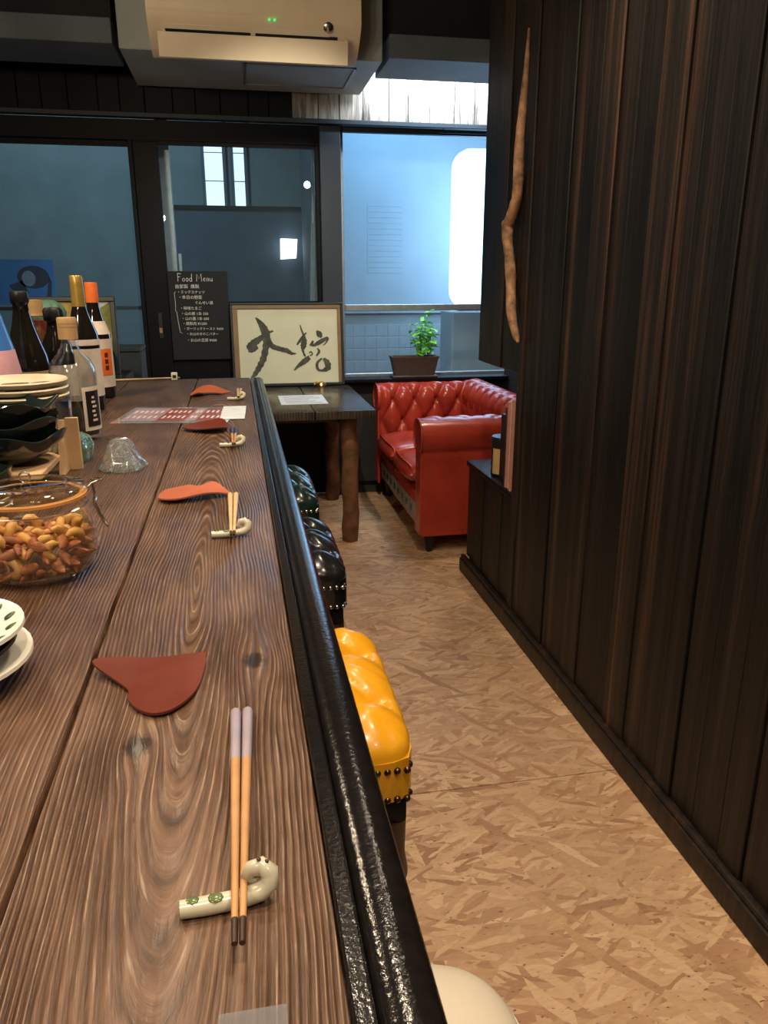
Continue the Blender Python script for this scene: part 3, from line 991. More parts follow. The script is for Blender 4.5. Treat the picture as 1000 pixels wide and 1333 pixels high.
# ------------------------------------------------------------------ chalkboard on the door
cb = thing('chalkboard_menu', (-.205, YB - .02, .86), 'black chalkboard food menu with white handwriting hung on the door', 'chalkboard')
CY = YB - .022
MB().box(-.372, -.038, CY, YB + .003, .862, 1.358, .002, 1).build('board', M['chalkb'], cb)
cd = (Vector((1, 0, 0)), Vector((0, 0, 1)), Vector((0, -1, 0)))


def chalk(body, size, x, z, rot=0.0):
    ax = Vector((math.cos(rot), 0, math.sin(rot)))
    ay = Vector((-math.sin(rot), 0, math.cos(rot)))
    text_mb(body, size, (x, CY, z), ax, ay, cd[2], .0006).build('chalk_line', M['chalk'], cb, 0)


def chalk_strokes(lines, name='chalk_line', r=.0016):
    mb = MB()
    for l in lines:
        mb.tube([(x, CY - .0008, z) for x, z in l], r, 5)
    mb.build(name, M['chalk'], cb, 0)


# heading written by hand: Food Menu
def hw(lines, ox, oz, s):
    return [[(ox + x * s, oz + z * s) for x, z in l] for l in lines]


def o_(cx, cz, rx, rz):
    return [(cx + rx * math.cos(i * PI / 5 + .6), cz + rz * math.sin(i * PI / 5 + .6)) for i in range(11)]


G = [[(0, 0), (.02, .55), (.0, 1.0)], [(-.02, 1.0), (.45, .95)], [(0, .55), (.32, .6)],
     o_(.72, .22, .14, .2), o_(1.16, .22, .14, .2), o_(1.60, .22, .15, .2), [(1.74, .0), (1.75, .95)],
     [(2.35, 0), (2.42, .9), (2.66, .35), (2.95, .95), (3.0, .0)],
     [(3.2, .24), (3.46, .28), (3.42, .44), (3.26, .42), (3.22, .1), (3.46, .04)],
     [(3.65, .0), (3.66, .4), (3.78, .44), (3.86, .34), (3.88, .0)],
     [(4.05, .42), (4.06, .1), (4.18, .02), (4.30, .14), (4.32, .42), (4.34, .0)]]
chalk_strokes(hw(G, -.315, 1.302, .044), 'heading')
chalk('自家製  燻製', .0245, -.335, 1.266)
rows = [('・ミックスナッツ', -.325, 1.238, .0195), ('・本日の野菜', -.322, 1.208, .0225), ('ぐんせい漬', -.230, 1.178, .0205), ('・味噌たまご', -.316, 1.148, .0205),
        ('・山の豚 1本 350', -.313, 1.118, .0205), ('・山の鹿 1本 600', -.311, 1.090, .0205), ('・燻製肉 ¥1200', -.309, 1.062, .0205), ('・ガーリックトースト ¥600', -.306, 1.034, .0185),
        ('・お山のきのこバター', -.290, 1.004, .0185), ('・お山の豆腐 ¥400', -.290, .968, .0205)]
for b, x, z, s in rows:
    chalk(b, s, x, z, R(-.8))
chalk_strokes([[(-.332, 1.246), (-.340, 1.240), (-.338, 1.19), (-.340, 1.14), (-.334, 1.135), (-.330, 1.08), (-.322, 1.018), (-.312, 1.016)]], 'bracket_mark', .0013)

# ------------------------------------------------------------------ chesterfield sofa
def tuft(u, v, a, b, amp, deep, pw=.38):
    """diamond tufting: folds on the diamond edges, buttons on the crossings"""
    p = u / a + v / b
    q = u / a - v / b
    s1, s2 = abs(math.sin(PI * p / 1.0)), abs(math.sin(PI * q / 1.0))
    h = (s1 * s2) ** pw * amp
    g = math.exp(-((min(s1, 1) ** 2 + min(s2, 1) ** 2) / .16))
    return h - g * deep


def arm_profile(hr, pan, rad, z0, z_in):
    """(t outward, z) path: inner face up, over the roll, down the outer panel"""
    P = [(0.0, z_in), (0.0, z_in + (hr - z_in) * .5)]
    c = (pan * .5, hr)
    a = PI + .35
    n = 22
    for i in range(n + 1):
        ang = a - (a + .95) * i / n
        P.append((c[0] + rad * math.cos(ang), c[1] + rad * math.sin(ang)))
    P.append((pan, hr - rad * 1.02))
    P.append((pan, z0))
    return P


def resample(P, n):
    d = [0]
    for a, b in zip(P[:-1], P[1:]):
        d.append(d[-1] + math.hypot(b[0] - a[0], b[1] - a[1]))
    out = []
    for i in range(n):
        s = d[-1] * i / (n - 1)
        k = max(j for j in range(len(d)) if d[j] <= s + 1e-9)
        k = min(k, len(P) - 2)
        f = (s - d[k]) / max(1e-9, d[k + 1] - d[k])
        out.append((P[k][0] + (P[k + 1][0] - P[k][0]) * f, P[k][1] + (P[k + 1][1] - P[k][1]) * f, s))
    return out, d[-1]


def tufted_arm(P, length, place, a, b, amp, v0, vmax, nL=70, nP=90, pleat=None, phase=0):
    Q, tot = resample(P, nP)
    mb = MB()
    nrm = []
    for i in range(nP):
        p, q = Q[max(i - 1, 0)], Q[min(i + 1, nP - 1)]
        dx, dz = q[0] - p[0], q[1] - p[1]
        l = math.hypot(dx, dz) or 1
        nrm.append((-dz / l, dx / l))

    def fn(i, j):
        s = length * j / (nL - 1)
        t, z, arc = Q[i]
        d = 0.0
        if v0 < arc < vmax:
            fade = min(1, (vmax - arc) / .05) * min(1, (arc - v0) / .04)
            e = min(1, s / .03, (length - s) / .03)
            d = (tuft(s + phase, arc - v0, a, b, amp, amp * .7) - amp * .3) * fade * e
        elif pleat and arc >= vmax and arc < vmax + pleat:
            d = -.006 * (1 - abs(math.sin(PI * (s + phase) / a)) ** .35)*(1-(arc-vmax)/pleat)
        return place(s, t + nrm[i][0] * d, z + nrm[i][1] * d)
    mb.grid(nP, nL, fn)
    mb.f.append([i * nL for i in range(nP)])
    mb.f.append([i * nL + nL - 1 for i in range(nP)][::-1])
    mb.f.append([0, nL - 1, nP * nL - 1, (nP - 1) * nL])
    return mb


sf = thing('chesterfield_sofa', (1.28, 4.1, 0), 'oxblood red leather chesterfield sofa with tufted back under the window', 'sofa')
SX0, SX1, SY0, SY1 = .845, 1.52, 3.505, 4.695
# near arm (outward = -Y), far arm (outward = +Y), back (outward = +X)
Pn = arm_profile(.588, .115, .086, .095, .30)
tufted_arm(Pn, .60, lambda s, t, z: (SX0 + s, SY0 + .115 - t, z), .145, .20, .026, .06, .43, nL=90, pleat=.05, phase=.0725).build('arm', M['red'], sf, 60)
Pf = arm_profile(.625, .115, .088, .095, .30)
tufted_arm(Pf, .62, lambda s, t, z: (SX0 - .02 + s, SY1 - .14 + t, z), .135, .26, .038, .06, .46, nL=100, phase=.06).build('arm', M['red'], sf, 60)
Pb = arm_profile(.635, .12, .092, .095, .30)
tufted_arm(Pb, SY1 - SY0 - .03, lambda s, t, z: (SX1 - .145 + t, SY0 + .015 + s, z), .12, .22, .036, .03, .47, nL=150, phase=.0).build('backrest', M['red'], sf, 60)
# arm front facings with a piped scroll
for (yy, hr, sg) in ((SY0 + .115, .588, -1), (SY1 - .14, .625, 1)):
    yc = yy + sg * .0575
    mb = MB()
    poly = [(yc - .05, .10), (yc + .05, .10), (yc + .05, hr - .07)] + [(yc + .088 * math.cos(a), hr + .085 * math.sin(a)) for a in [-.75 + i * (PI + 1.5) / 16 for i in range(17)]] + [(yc - .05, hr - .07)]
    x_front = SX0 - .012 - (.02 if sg > 0 else 0)
    mb.prism(poly, .014, (x_front, 0, 0), (0, 1, 0), (0, 0, 1), (1, 0, 0))
    fac = mb.build('arm_facing', M['red'], sf)
    MB().tube([(x_front - .001, p[0], p[1]) for p in poly[2:]], .005, 8).build('piping', M['red'], fac, 60)
MB().box(SX0 + .02, SX1 - .03, SY0 + .09, SY1 - .06, .11, .30, .01, 2).build('base', M['red'], sf)
MB().box(SX0 - .008, SX0 + .02, SY0 + .10, SY1 - .08, .125, .285, .012, 3).build('front_rail', M['red'], sf)
fs = MB().box(SX0 - .013, SX0 - .007, SY0 + .12, SY1 - .15, .150, .235, .002, 1).build('rail_reflection', M['reflection_strip'], sf)  # pale strip painted in for the reflections along the front rail
for i in range(8):
    yy = SY0 + .19 + i * .105
    MB().box(SX0 - .016, SX0 - .0125, yy, yy + .03, .178, .208, .002, 1).build('stud', M['nail'], fs)
# two seat cushions with piping
for (y0, y1) in ((SY0 + .125, 4.072), (4.078, SY1 - .155)):
    mb = MB()
    n = 20
    x0, x1 = SX0 - .045, SX1 - .14
    cz = .375

    def cush(i, j, top):
        u, v = -1 + 2 * i / (n - 1), -1 + 2 * j / (n - 1)
        e = max(0, (1 - abs(u) ** 6)) ** .35 * max(0, (1 - abs(v) ** 6)) ** .35
        h = (.055 * e + .030 * (1 - u * u) * (1 - v * v)) * (1 if top else -.9)
        r = 1 - .012 * (u * u * v * v)
        xx = (x0 + x1) / 2 + (x1 - x0) / 2 * u * r
        if u < 0:
            xx -= .018 * (1 - v * v) * (-u)
        return (xx, (y0 + y1) / 2 + (y1 - y0) / 2 * v * r, cz + h)
    mb.grid(n, n, lambda i, j: cush(i, j, True))
    mb.grid(n, n, lambda i, j: cush(i, j, False))
    cu = mb.build('seat_cushion', M['red'], sf, 80)
    MB().tube([tuple(Vector(cush(1, j, True)) + Vector((-.006, 0, .001))) for j in range(n)], .005, 8).build('piping', M['red'], cu, 60)
for (x, yy) in ((SX0 + .05, SY0 + .05), (SX0 + .05, SY1 - .08), (SX1 - .08, SY0 + .05), (SX1 - .08, SY1 - .08)):
    f = MB().lathe([(.014, .0), (.020, .012), (.018, .03), (.026, .06), (.030, .11)], 14, (x, yy, 0)).build('foot', M['black'], sf)
# ------------------------------------------------------------------ planter on the sill
pl = thing('potted_mint', (1.06, YB - .055, .737), 'bright green mint plant in a dark trough on the window sill', 'plant')
def trough(z, wx, wy):
    return [(1.058 - wx, YB - .055 - wy, z), (1.058 + wx, YB - .055 - wy, z), (1.058 + wx, YB - .055 + wy, z), (1.058 - wx, YB - .055 + wy, z)]
mb = MB()
lv = [trough(.752, .122, .036), trough(.848, .142, .046), trough(.858, .147, .05), trough(.866, .147, .05), trough(.866, .136, .041), trough(.83, .132, .038)]
vs = [p for l in lv for p in l]
fs_ = [[3, 2, 1, 0]] + [[i * 4 + k, i * 4 + (k + 1) % 4, (i + 1) * 4 + (k + 1) % 4, (i + 1) * 4 + k] for i in range(5) for k in range(4)]
mb.add(vs, fs_)
mb.build('trough', M['planter'], pl, 20)
MB().box(.915, 1.20, YB - .105, YB - .006, .7375, .751, .004, 1).build('tray', M['planter'], pl)
MB().box(.93, 1.19, YB - .09, YB - .02, .828, .845).build('soil', M['soil'], pl)
# leaves: one folded leaf blade mesh shared by all
lm = MB()
NLf = 7
def leafpt(i, j):
    t = i / (NLf - 1)
    wdt = .46 * math.sin(PI * min(1, t * .93 + .05)) ** .8
    return ((j - 1) * wdt * .5 * 1.0, t, .10 * abs(j - 1) * math.sin(PI * t) - .22 * t * t + .12 * t)
lm.grid(NLf, 3, leafpt)
leaf0 = None
random.seed(11)
for sidx in range(13):
    bx = 1.105 + random.uniform(-.055, .055)
    by = YB - .055 + random.uniform(-.02, .02)
    tall = random.uniform(.12, .26) if sidx else .285
    lean = (random.uniform(-.055, .055), random.uniform(-.045, .02))
    pts = [(bx + lean[0] * t * t, by + lean[1] * t, .84 + tall * t) for t in [i / 6.0 for i in range(7)]]
    MB().tube(pts, [.0028 - .0014 * i / 6 for i in range(7)], 5).build('stem', M['stem'], pl, 60)
    nn = int(tall / .032)
    for q in range(nn):
        t = .28 + .72 * q / max(1, nn - 1)
        for side in (0, 1):
            ang = q * 1.57 + side * PI + random.uniform(-.5, .5)
            sz = (.040 + random.uniform(0, .024)) * (1.1 - .35 * t)
            pos = Vector((bx + lean[0] * t * t, by + lean[1] * t, .84 + tall * t)) - Vector(pl.location)
            if leaf0 is None:
                leaf0 = lm.build('leaf', M['leaf'], pl, 60)
                for v in leaf0.data.vertices:
                    v.co += Vector(pl.location)
                ob = leaf0
            else:
                ob = inst(leaf0, 'leaf', pl)
            ob.location = pos
            ob.rotation_euler = (random.uniform(-.25, .55), random.uniform(-.4, .4), ang)
            ob.scale = (sz * 1.25, sz, sz)

# ------------------------------------------------------------------ bar stools
def stool(name, y0, leath, nailm, label, flat=False, x0=-.165, x1=.215, zt=.66, depth=.385):
    y1 = y0 + depth
    cx, cy = (x0 + x1) / 2, (y0 + y1) / 2
    t = thing(name, (cx, cy, 0), label, 'stool', 'bar stools along the counter')
    hx, hy = (x1 - x0) / 2, (y1 - y0) / 2
    n = 61
    A, B = .150, .150

    def sq(u, v, e=8.0, rr=0.10):
        # square with softly rounded corners
        m = max(abs(u), abs(v))
        if m < 1e-6:
            return 0.0, 0.0
        l = (abs(u) ** e + abs(v) ** e) ** (1 / e)
        k = m / l
        return u * k, v * k

    def top(i, j):
        u, v = -1 + 2 * i / (n - 1), -1 + 2 * j / (n - 1)
        uu, vv = sq(u, v, 5.0 if flat else 9.0)
        m = max(abs(u), abs(v))
        if flat:
            h = .062 * (1 - m ** 5) ** .5 + .012 * (1 - m * m)
            x, y_ = cx + hx * uu, cy + hy * vv
        else:
            dome = .058 * max(0, 1 - m ** 4.5) ** .5 + .020 * (1 - m * m)
            d = tuft(uu * hx + .075, vv * hy + .0, A, A, .030, .020, .5)
            fade = min(1, (1 - m) / .30) ** .7
            # pleats running from the outer buttons over the rim
            ang_c = uu * hx if abs(v) > abs(u) else vv * hy
            pl_ = -.010 * math.exp(-((((ang_c + .075) % A) - A / 2) / .010) ** 2) * min(1, max(0, (m - .55) / .2)) * max(0, 1 - m ** 8)
            h = dome + (d - .018) * fade + pl_
            bulge = 1 + .034 * math.sin(PI * min(1, h / .06)) if m > .6 else 1
            x, y_ = cx + hx * uu * bulge, cy + hy * vv * bulge
        return (x, y_, zt + h)
    mb = MB()
    mb.grid(n, n, top)
    seat = mb.build('cushion', leath, t, 80)
    # buttons
    if not flat:
        for a in range(-3, 4):
            for b in range(-3, 4):
                if (a + b) % 2:
                    continue
                bx, by = (a * .5) * A - .075 + A * .5 * 1.0, (b * .5) * A
                bx -= A * .5
                bx += 0
                if abs(bx) < hx * .72 and abs(by) < hy * .72:
                    u, v = bx / hx, by / hy
                    m = max(abs(u), abs(v))
                    zz = zt + .058 * (1 - m ** 4.5) ** .5 + .020 * (1 - m * m) - .034
                    MB().ball((cx + bx, cy + by, zz), .010, 10, 6, (1, 1, .55)).build('button', leath, seat, 80)
    zb = zt - .052
    r = .035 if flat else .012
    band = MB()
    ring = []
    nn = 64
    for kk in range(nn):
        a = 2 * PI * kk / nn
        c, s = math.cos(a), math.sin(a)
        e = 5.0 if flat else 12.0
        l = (abs(c) ** e + abs(s) ** e) ** (1 / e)
        ring.append((c / l, s / l))
    band.v = [Vector((cx + p[0] * hx, cy + p[1] * hy, zz)) for zz in (zt + .012, zt - .02, zb) for p in ring]
    for L_ in range(2):
        for kk in range(nn):
            k2 = (kk + 1) % nn
            band.f.append([L_ * nn + kk, L_ * nn + k2, (L_ + 1) * nn + k2, (L_ + 1) * nn + kk])
    band.f.append([kk for kk in range(nn)])
    band.f.append([2 * nn + kk for kk in range(nn)][::-1])
    bo_ = band.build('seat_band', leath, t, 50)
    if not flat:
        # nailhead trim in two rows all the way round
        nl = None
        q = 26
        for zz in (zt - .002, zb + .004):
            for side in range(4):
                for kk in range(q):
                    f = -1 + 2 * (kk + .5) / q
                    f *= .96
                    if side == 0:
                        p = (cx + f * hx, y0 + .001); rz = 0
                    elif side == 1:
                        p = (x1 - .0078, cy + f * hy); rz = PI / 2
                    elif side == 2:
                        p = (cx + f * hx, y1 - .001); rz = PI
                    else:
                        p = (x0 + .005, cy + f * hy); rz = -PI / 2
                    if nl is None:
                        nb = MB().lathe([(.0054, -.002), (.0052, .0006), (.0040, .0026), (.0018, .0038), (.0001, .0042)], 8, (0, 0, 0), Matrix.Rotation(PI / 2, 4, 'X'))
                        nl = nb.build('nail', nailm, t, 60)
                        for v in nl.data.vertices:
                            v.co += Vector(t.location)
                        o = nl
                    else:
                        o = inst(nl, 'nail', t)
                    o.location = Vector((p[0], p[1], zz)) - Vector(t.location)
                    o.rotation_euler = (0, 0, rz)
    MB().box(x0 + .012, x1 - .012, y0 + .012, y1 - .012, zb - .045, zb - .0005, .005, 2).build('seat_frame', M['black_paint'], t)
    zl = zb - .045
    for sx in (-1, 1):
        for sy in (-1, 1):
            px, py = cx + sx * (hx - .036), cy + sy * (hy - .036)
            MB().lathe([(.010, 0), (.016, .01), (.013, .05), (.019, .10), (.022, .16), (.014, .175), (.021, .19), (.026, .25), (.020, .34), (.015, .36), (.024, .378), (.016, .395), (.024, .43), (.031, .465), (.026, .50), (.028, zl)], 14, (px, py, 0)).build('leg', M['tip'], t, 60)
    for sy in (-1, 1):
        MB().tube([(x0 + .036, cy + sy * (hy - .036), .18), (x1 - .036, cy + sy * (hy - .036), .18)], .010, 8).build('stretcher', M['tip'], t, 60)
    for sx in (-1, 1):
        MB().tube([(cx + sx * (hx - .036), y0 + .036, .24), (cx + sx * (hx - .036), y1 - .036, .24)], .010, 8).build('stretcher', M['tip'], t, 60)
    return t


stool('bar_stool', .895, M['yellow'], M['nail'], 'yellow leather bar stool with button tufting and bronze nail trim')
stool('bar_stool', 1.570, M['blackl'], M['nail_chrome'], 'black leather tufted bar stool with shiny nails, behind the yellow stool')
stool('bar_stool', 2.165, M['greenl'], M['nail_chrome'], 'dark green tufted leather bar stool nearest the wooden table')
stool('bar_stool', .19, M['cream'], M['nail'], 'plain cream upholstered bar stool, nearest to the viewer', flat=True, x1=.222, zt=.652)

# ------------------------------------------------------------------ leather coasters on the counter
def outline(pts, sub=4):
    out = []
    n = len(pts)
    for i in range(n):
        p0, p1, p2, p3 = pts[(i - 1) % n], pts[i], pts[(i + 1) % n], pts[(i + 2) % n]
        for s in range(sub):
            t = s / sub
            out.append(tuple(.5 * (2 * p1[k] + (p2[k] - p0[k]) * t + (2 * p0[k] - 5 * p1[k] + 4 * p2[k] - p3[k]) * t * t + (3 * p1[k] - p0[k] - 3 * p2[k] + p3[k]) * t ** 3) for k in (0, 1)))
    return out


def coaster(pts, m, label, curl, sub=4):
    o = outline(pts, sub)
    cx = sum(p[0] for p in o) / len(o)
    cy = sum(p[1] for p in o) / len(o)
    mb = MB()
    rings = 7
    n = len(o)
    th = .0022
    def z(x, y_):
        return CZ + .0008 + max(0, curl(x - cx, y_ - cy))
    for layer in (0, 1):
        b = len(mb.v)
        mb.v.append(Vector((cx, cy, z(cx, cy) + th * layer)))
        for r_ in range(1, rings + 1):
            f = r_ / rings
            for p in o:
                x, y_ = cx + (p[0] - cx) * f, cy + (p[1] - cy) * f
                mb.v.append(Vector((x, y_, z(x, y_) + th * layer)))
        for k_ in range(n):
            mb.f.append([b, b + 1 + k_, b + 1 + (k_ + 1) % n])
        for r_ in range(rings - 1):
            for k_ in range(n):
                k2 = (k_ + 1) % n
                mb.f.append([b + 1 + r_ * n + k_, b + 1 + r_ * n + k2, b + 1 + (r_ + 1) * n + k2, b + 1 + (r_ + 1) * n + k_])
    half = 1 + rings * n
    e = 1 + (rings - 1) * n
    for k_ in range(n):
        k2 = (k_ + 1) % n
        mb.f.append([e + k_, e + k2, half + e + k2, half + e + k_])
    ob = mb.build('leather_coaster', m, None, 50)
    return tag(ob, label, 'coaster', 'leather coasters on the counter')


coaster([(-.131, .601), (-.116, .612), (-.084, .614), (-.044, .612), (-.0405, .603), (-.041, .585), (-.046, .552), (-.059, .528), (-.073, .521), (-.087, .530), (-.097, .548), (-.0985, .562), (-.11, .577)], M['coaster'],
        'dark brown curved leather coaster, nearest of the four on the counter', lambda x, y_: 2.2 * x * x + .05 * max(0, -x) + 1.2 * y_ * y_ - .0015)
coaster([(-.127, 1.130), (-.120, 1.168), (-.089, 1.180), (-.068, 1.168), (-.045, 1.176), (-.022, 1.134), (-.04, 1.124), (-.078, 1.107), (-.116, 1.104)], M['coaster2'],
        'light tan leather coaster beside the second pair of chopsticks', lambda x, y_: 4.0 * y_ * y_ + .0035 * math.sin(x * 60) + .002)
coaster([(-.126, 1.680), (-.107, 1.722), (-.069, 1.742), (-.038, 1.738), (-.031, 1.665), (-.049, 1.630), (-.089, 1.640)], M['coaster'],
        'red brown leather coaster beside the navy-ended chopsticks', lambda x, y_: 3.0 * y_ * y_ + 1.8 * x * x)
coaster([(-.138, 2.215), (-.128, 2.285), (-.085, 2.300), (-.028, 2.262), (-.06, 2.215), (-.092, 2.213), (-.117, 2.175)], M['coaster2'],
        'tan leather coaster at the far end of the counter', lambda x, y_: 3.0 * y_ * y_ + .004 * math.sin(x * 50 + 1))


# ------------------------------------------------------------------ chopsticks and their rests
def rest(x, y_, label, flip=1):
    t = thing('chopstick_rest', (x, y_, CZ), label, 'chopstick rest', 'ceramic scroll chopstick rests')
    pts = [(-.024, -.001, .0052), (-.012, 0, .0046), (0, .001, .0046), (.010, .002, .0050), (.017, .003, .0065), (.0215, .004, .0105), (.0215, .0055, .0155), (.0175, .007, .0185), (.0125, .0075, .0170), (.0105, .0078, .0130), (.0135, .008, .0105), (.0165, .008, .0125)]
    MB().tube([(x + a, y_ + b, CZ + .0002 + c) for a, b, c in pts], [.0048, .0052, .0052, .0052, .0056, .0058, .0056, .0052, .0046, .004, .0034, .0026], 12, flat=.9).build('scroll', M['ceramic'], t, 70)
    for (a, r_) in ((-.0175, .0030), (-.006, .0034)):
        MB().ball((x + a, y_, CZ + .0090), r_, 8, 6, (1.3, 1, .35)).build('green_glaze_spot', M['ceramic_g'], t, 70)
    for (a, zz) in ((.0165, .0240), (.0205, .0222)):
        MB().ball((x + a, y_ + .006, CZ + zz), .0013, 6, 5, (1, 1, .5)).build('brown_speck', M['tip'], t, 70)
    return t


def chopsticks(x, y0, L, head, frac, shaft, label, dx, tip=True, grp='chopsticks resting on the counter'):
    """tips at y0 (towards the camera), blunt ends lifted over the far side, one object per stick"""
    for i, sx in enumerate((-1, 1)):
        lab = label % ('left' if i == 0 else 'right')
        t = thing('chopstick', (x, y0, CZ), lab, 'chopstick', grp)
        def P(f):
            xx = x + sx * (.0018 + .0026 * f) + dx * f
            zz = CZ + .0190 - .0150 * f if False else CZ + .0132 - (.0098) * f + .0
            return (xx, y0 + L * f, zz)
        rad = lambda f: .0016 + .0024 * f
        if tip:
            MB().tube([P(0), P(.07)], [rad(0), rad(.07)], 8).build('tip', M['tip'], t, 60)
        MB().tube([P(.07 if tip else 0), P(.5), P(1 - frac)], [rad(.07), rad(.5), rad(1 - frac)], 8).build('shaft', shaft, t, 60)
        MB().tube([P(1 - frac), P(1 - frac + .01), P(.99), P(1)], [rad(1 - frac), rad(1 - frac) + .0001, rad(1), rad(1) * .8], 8).build('handle_end', head, t, 60)


rest(-.020, .328, 'speckled ceramic scroll chopstick rest, nearest to the viewer')
chopsticks(-.0145, .293, .222, M['lilac'], .30, M['bamboo'], '%s lilac-ended chopstick on the nearest ceramic rest', .003)
rest(-.021, .936, 'ceramic scroll chopstick rest beside the light tan coaster')
chopsticks(-.0185, .905, .225, M['bamboo_pale'], .30, M['bamboo_pale'], '%s plain pale chopstick on the second ceramic rest', 0)
rest(-.021, 1.490, 'small ceramic scroll rest carrying the navy-ended chopsticks')
chopsticks(-.0175, 1.452, .225, M['navy'], .42, M['bamboo'], '%s navy-ended chopstick on the third ceramic rest', 0)
rest(-.012, 2.105, 'ceramic scroll chopstick rest at the far end of the counter')
chopsticks(-.006, 2.075, .225, M['bamboo_pale'], .25, M['bamboo_pale'], '%s pale chopstick on the far ceramic rest', .004)
# one more pair laid across the very end of the counter
t = thing('chopstick', (-.30, 2.59, CZ), 'slender pale chopstick lying along the far edge of the counter', 'chopstick', 'chopsticks resting on the counter')
MB().tube([(-.40, 2.588, CZ + .0035), (-.19, 2.592, CZ + .0065)], [.0035, .0025], 8).build('shaft', M['bamboo_pale'], t, 60)
t = thing('chopstick_rest', (-.205, 2.585, CZ), 'small white cube chopstick rest at the far counter edge', 'chopstick rest', 'ceramic scroll chopstick rests')
MB().box(-.216, -.196, 2.572, 2.583, CZ + .0005, CZ + .026, .003, 2).build('block', M['white_c'], t)
MB().box(-.2115, -.2005, 2.5705, 2.573, CZ + .008, CZ + .018, .001, 1).build('dark_mark', M['tip'], t)

# ------------------------------------------------------------------ laminated strip menu, card and loose film
sm = thing('strip_menu', (-.17, 1.90, CZ), 'long laminated purple and red printed menu strip on the counter', 'menu')
ax = Vector((.255, -.036, 0)).normalized()
ay = Vector((.036, .255, 0)).normalized()
so = Vector((-.293, 1.795, CZ + .0008))
SM = Matrix(((ax.x, ay.x, 0, so.x), (ax.y, ay.y, 0, so.y), (0, 0, 1, so.z), (0, 0, 0, 1)))
MB().box(0, .262, 0, .225, 0, .0006, mat=SM).build('laminate', M['film'], sm, 0)
for (a, b, mm) in ((.012, .095, 'menu_p'), (.095, .160, 'menu_r'), (.160, .185, 'menu_p'), (.185, .252, 'menu_r')):
    pn = MB().box(a, b, .03, .205, .0006, .0009, mat=SM).build('printed_panel', M[mm], sm, 0)
    n_ = max(2, int((b - a) / .012))
    for q in range(n_):
        for r_ in range(2):
            x_ = a + .006 + q * (b - a - .008) / n_
            MB().box(x_, x_ + .0055, .06 + r_ * .075 + .006 * (q % 2), .095 + r_ * .075, .0009, .0011, mat=SM).build('printed_mark', M['menu_t'], pn, 0)
tag(MB().box(-.047, .010, 1.80, 1.985, CZ + .0012, CZ + .0032, .0005, 1, mat=Matrix.Translation((-.02, 1.89, 0)) @ Matrix.Rotation(R(-2), 4, 'Z') @ Matrix.Translation((.02, -1.89, 0))).build('white_card', M['card']), 'plain white card lying beside the strip menu', 'card')
tag(MB().box(-.024, .006, .14, .268, CZ + .0008, CZ + .0016, .0003, 1).build('laminate_sheet', M['film']), 'clear laminated sheet corner at the near edge of the counter', 'sheet')

# ------------------------------------------------------------------ jar of nuts
JX, JY = -.228, .853
jr = thing('nut_jar', (JX, JY, CZ), 'clip-top glass jar half filled with mixed nuts on the counter', 'jar')
outer = [(.0001, .001), (.040, .001), (.052, .004), (.058, .010), (.0625, .024), (.0640, .040), (.0630, .054), (.0585, .066), (.0545, .074), (.0565, .078), (.0565, .082), (.0555, .086)]
inner = [(.0525, .086), (.0515, .074), (.0555, .065), (.0600, .053), (.0610, .040), (.0595, .024), (.054, .012), (.046, .0075), (.0001, .007)]
MB().lathe(outer + inner, 48, (JX, JY, CZ)).build('glass_body', M['jglass'], jr, 70)
MB().lathe([(.050, .0865), (.0575, .0865), (.0575, .0895), (.050, .0895), (.050, .0865)], 48, (JX, JY, CZ)).build('gasket', M['rubber'], jr, 50)
lid = MB().lathe([(.0001, .092), (.036, .092), (.040, .0895), (.0565, .0898), (.0580, .093), (.0565, .0965), (.047, .098), (.043, .1010), (.038, .102), (.034, .0985), (.0001, .0985)], 48, (JX, JY, CZ)).build('glass_lid', M['jglass'], jr, 60)
MB().lathe([(.0565, -.0009), (.0578, 0), (.0565, .0009), (.0556, 0), (.0565, -.0009)], 40, (JX, JY, CZ + .077)).build('wire_band', M['chrome'], jr, 70)
ca = Vector((math.cos(R(8)), math.sin(R(8)), 0))
cp = Vector((-ca.y, ca.x, 0))
def jp(r_, s, z):
    return Vector((JX, JY, CZ + z)) + ca * r_ + cp * s
MB().tube([jp(.058, -.010, .094), jp(.063, -.010, .099), jp(.069, -.008, .1005), jp(.073, 0, .100), jp(.069, .008, .1005), jp(.063, .010, .099), jp(.058, .010, .094)], .0011, 6).build('clip_loop', M['chrome'], jr, 60)
MB().tube([jp(.0625, -.009, .099), jp(.0645, -.008, .086), jp(.063, -.007, .074), jp(.067, -.006, .062), jp(.0725, -.004, .050), jp(.0745, 0, .046), jp(.0725, .004, .050), jp(.067, .006, .062), jp(.063, .007, .074), jp(.0645, .008, .086), jp(.0625, .009, .099)], .0013, 6).build('clip_lever', M['chrome'], jr, 60)
MB().tube([jp(.064, -.010, .078), jp(.066, 0, .080), jp(.064, .010, .078)], .0016, 6).build('clip_hinge', M['chrome'], jr, 60)
hp = [Vector((JX, JY, CZ)) + Vector((-.02 + .006 * math.cos(a), .058 + .003, .094 + .006 * math.sin(a))) for a in [i * PI / 5 for i in range(11)]]
MB().tube(hp, .0011, 6).build('hinge_loop', M['chrome'], jr, 60)

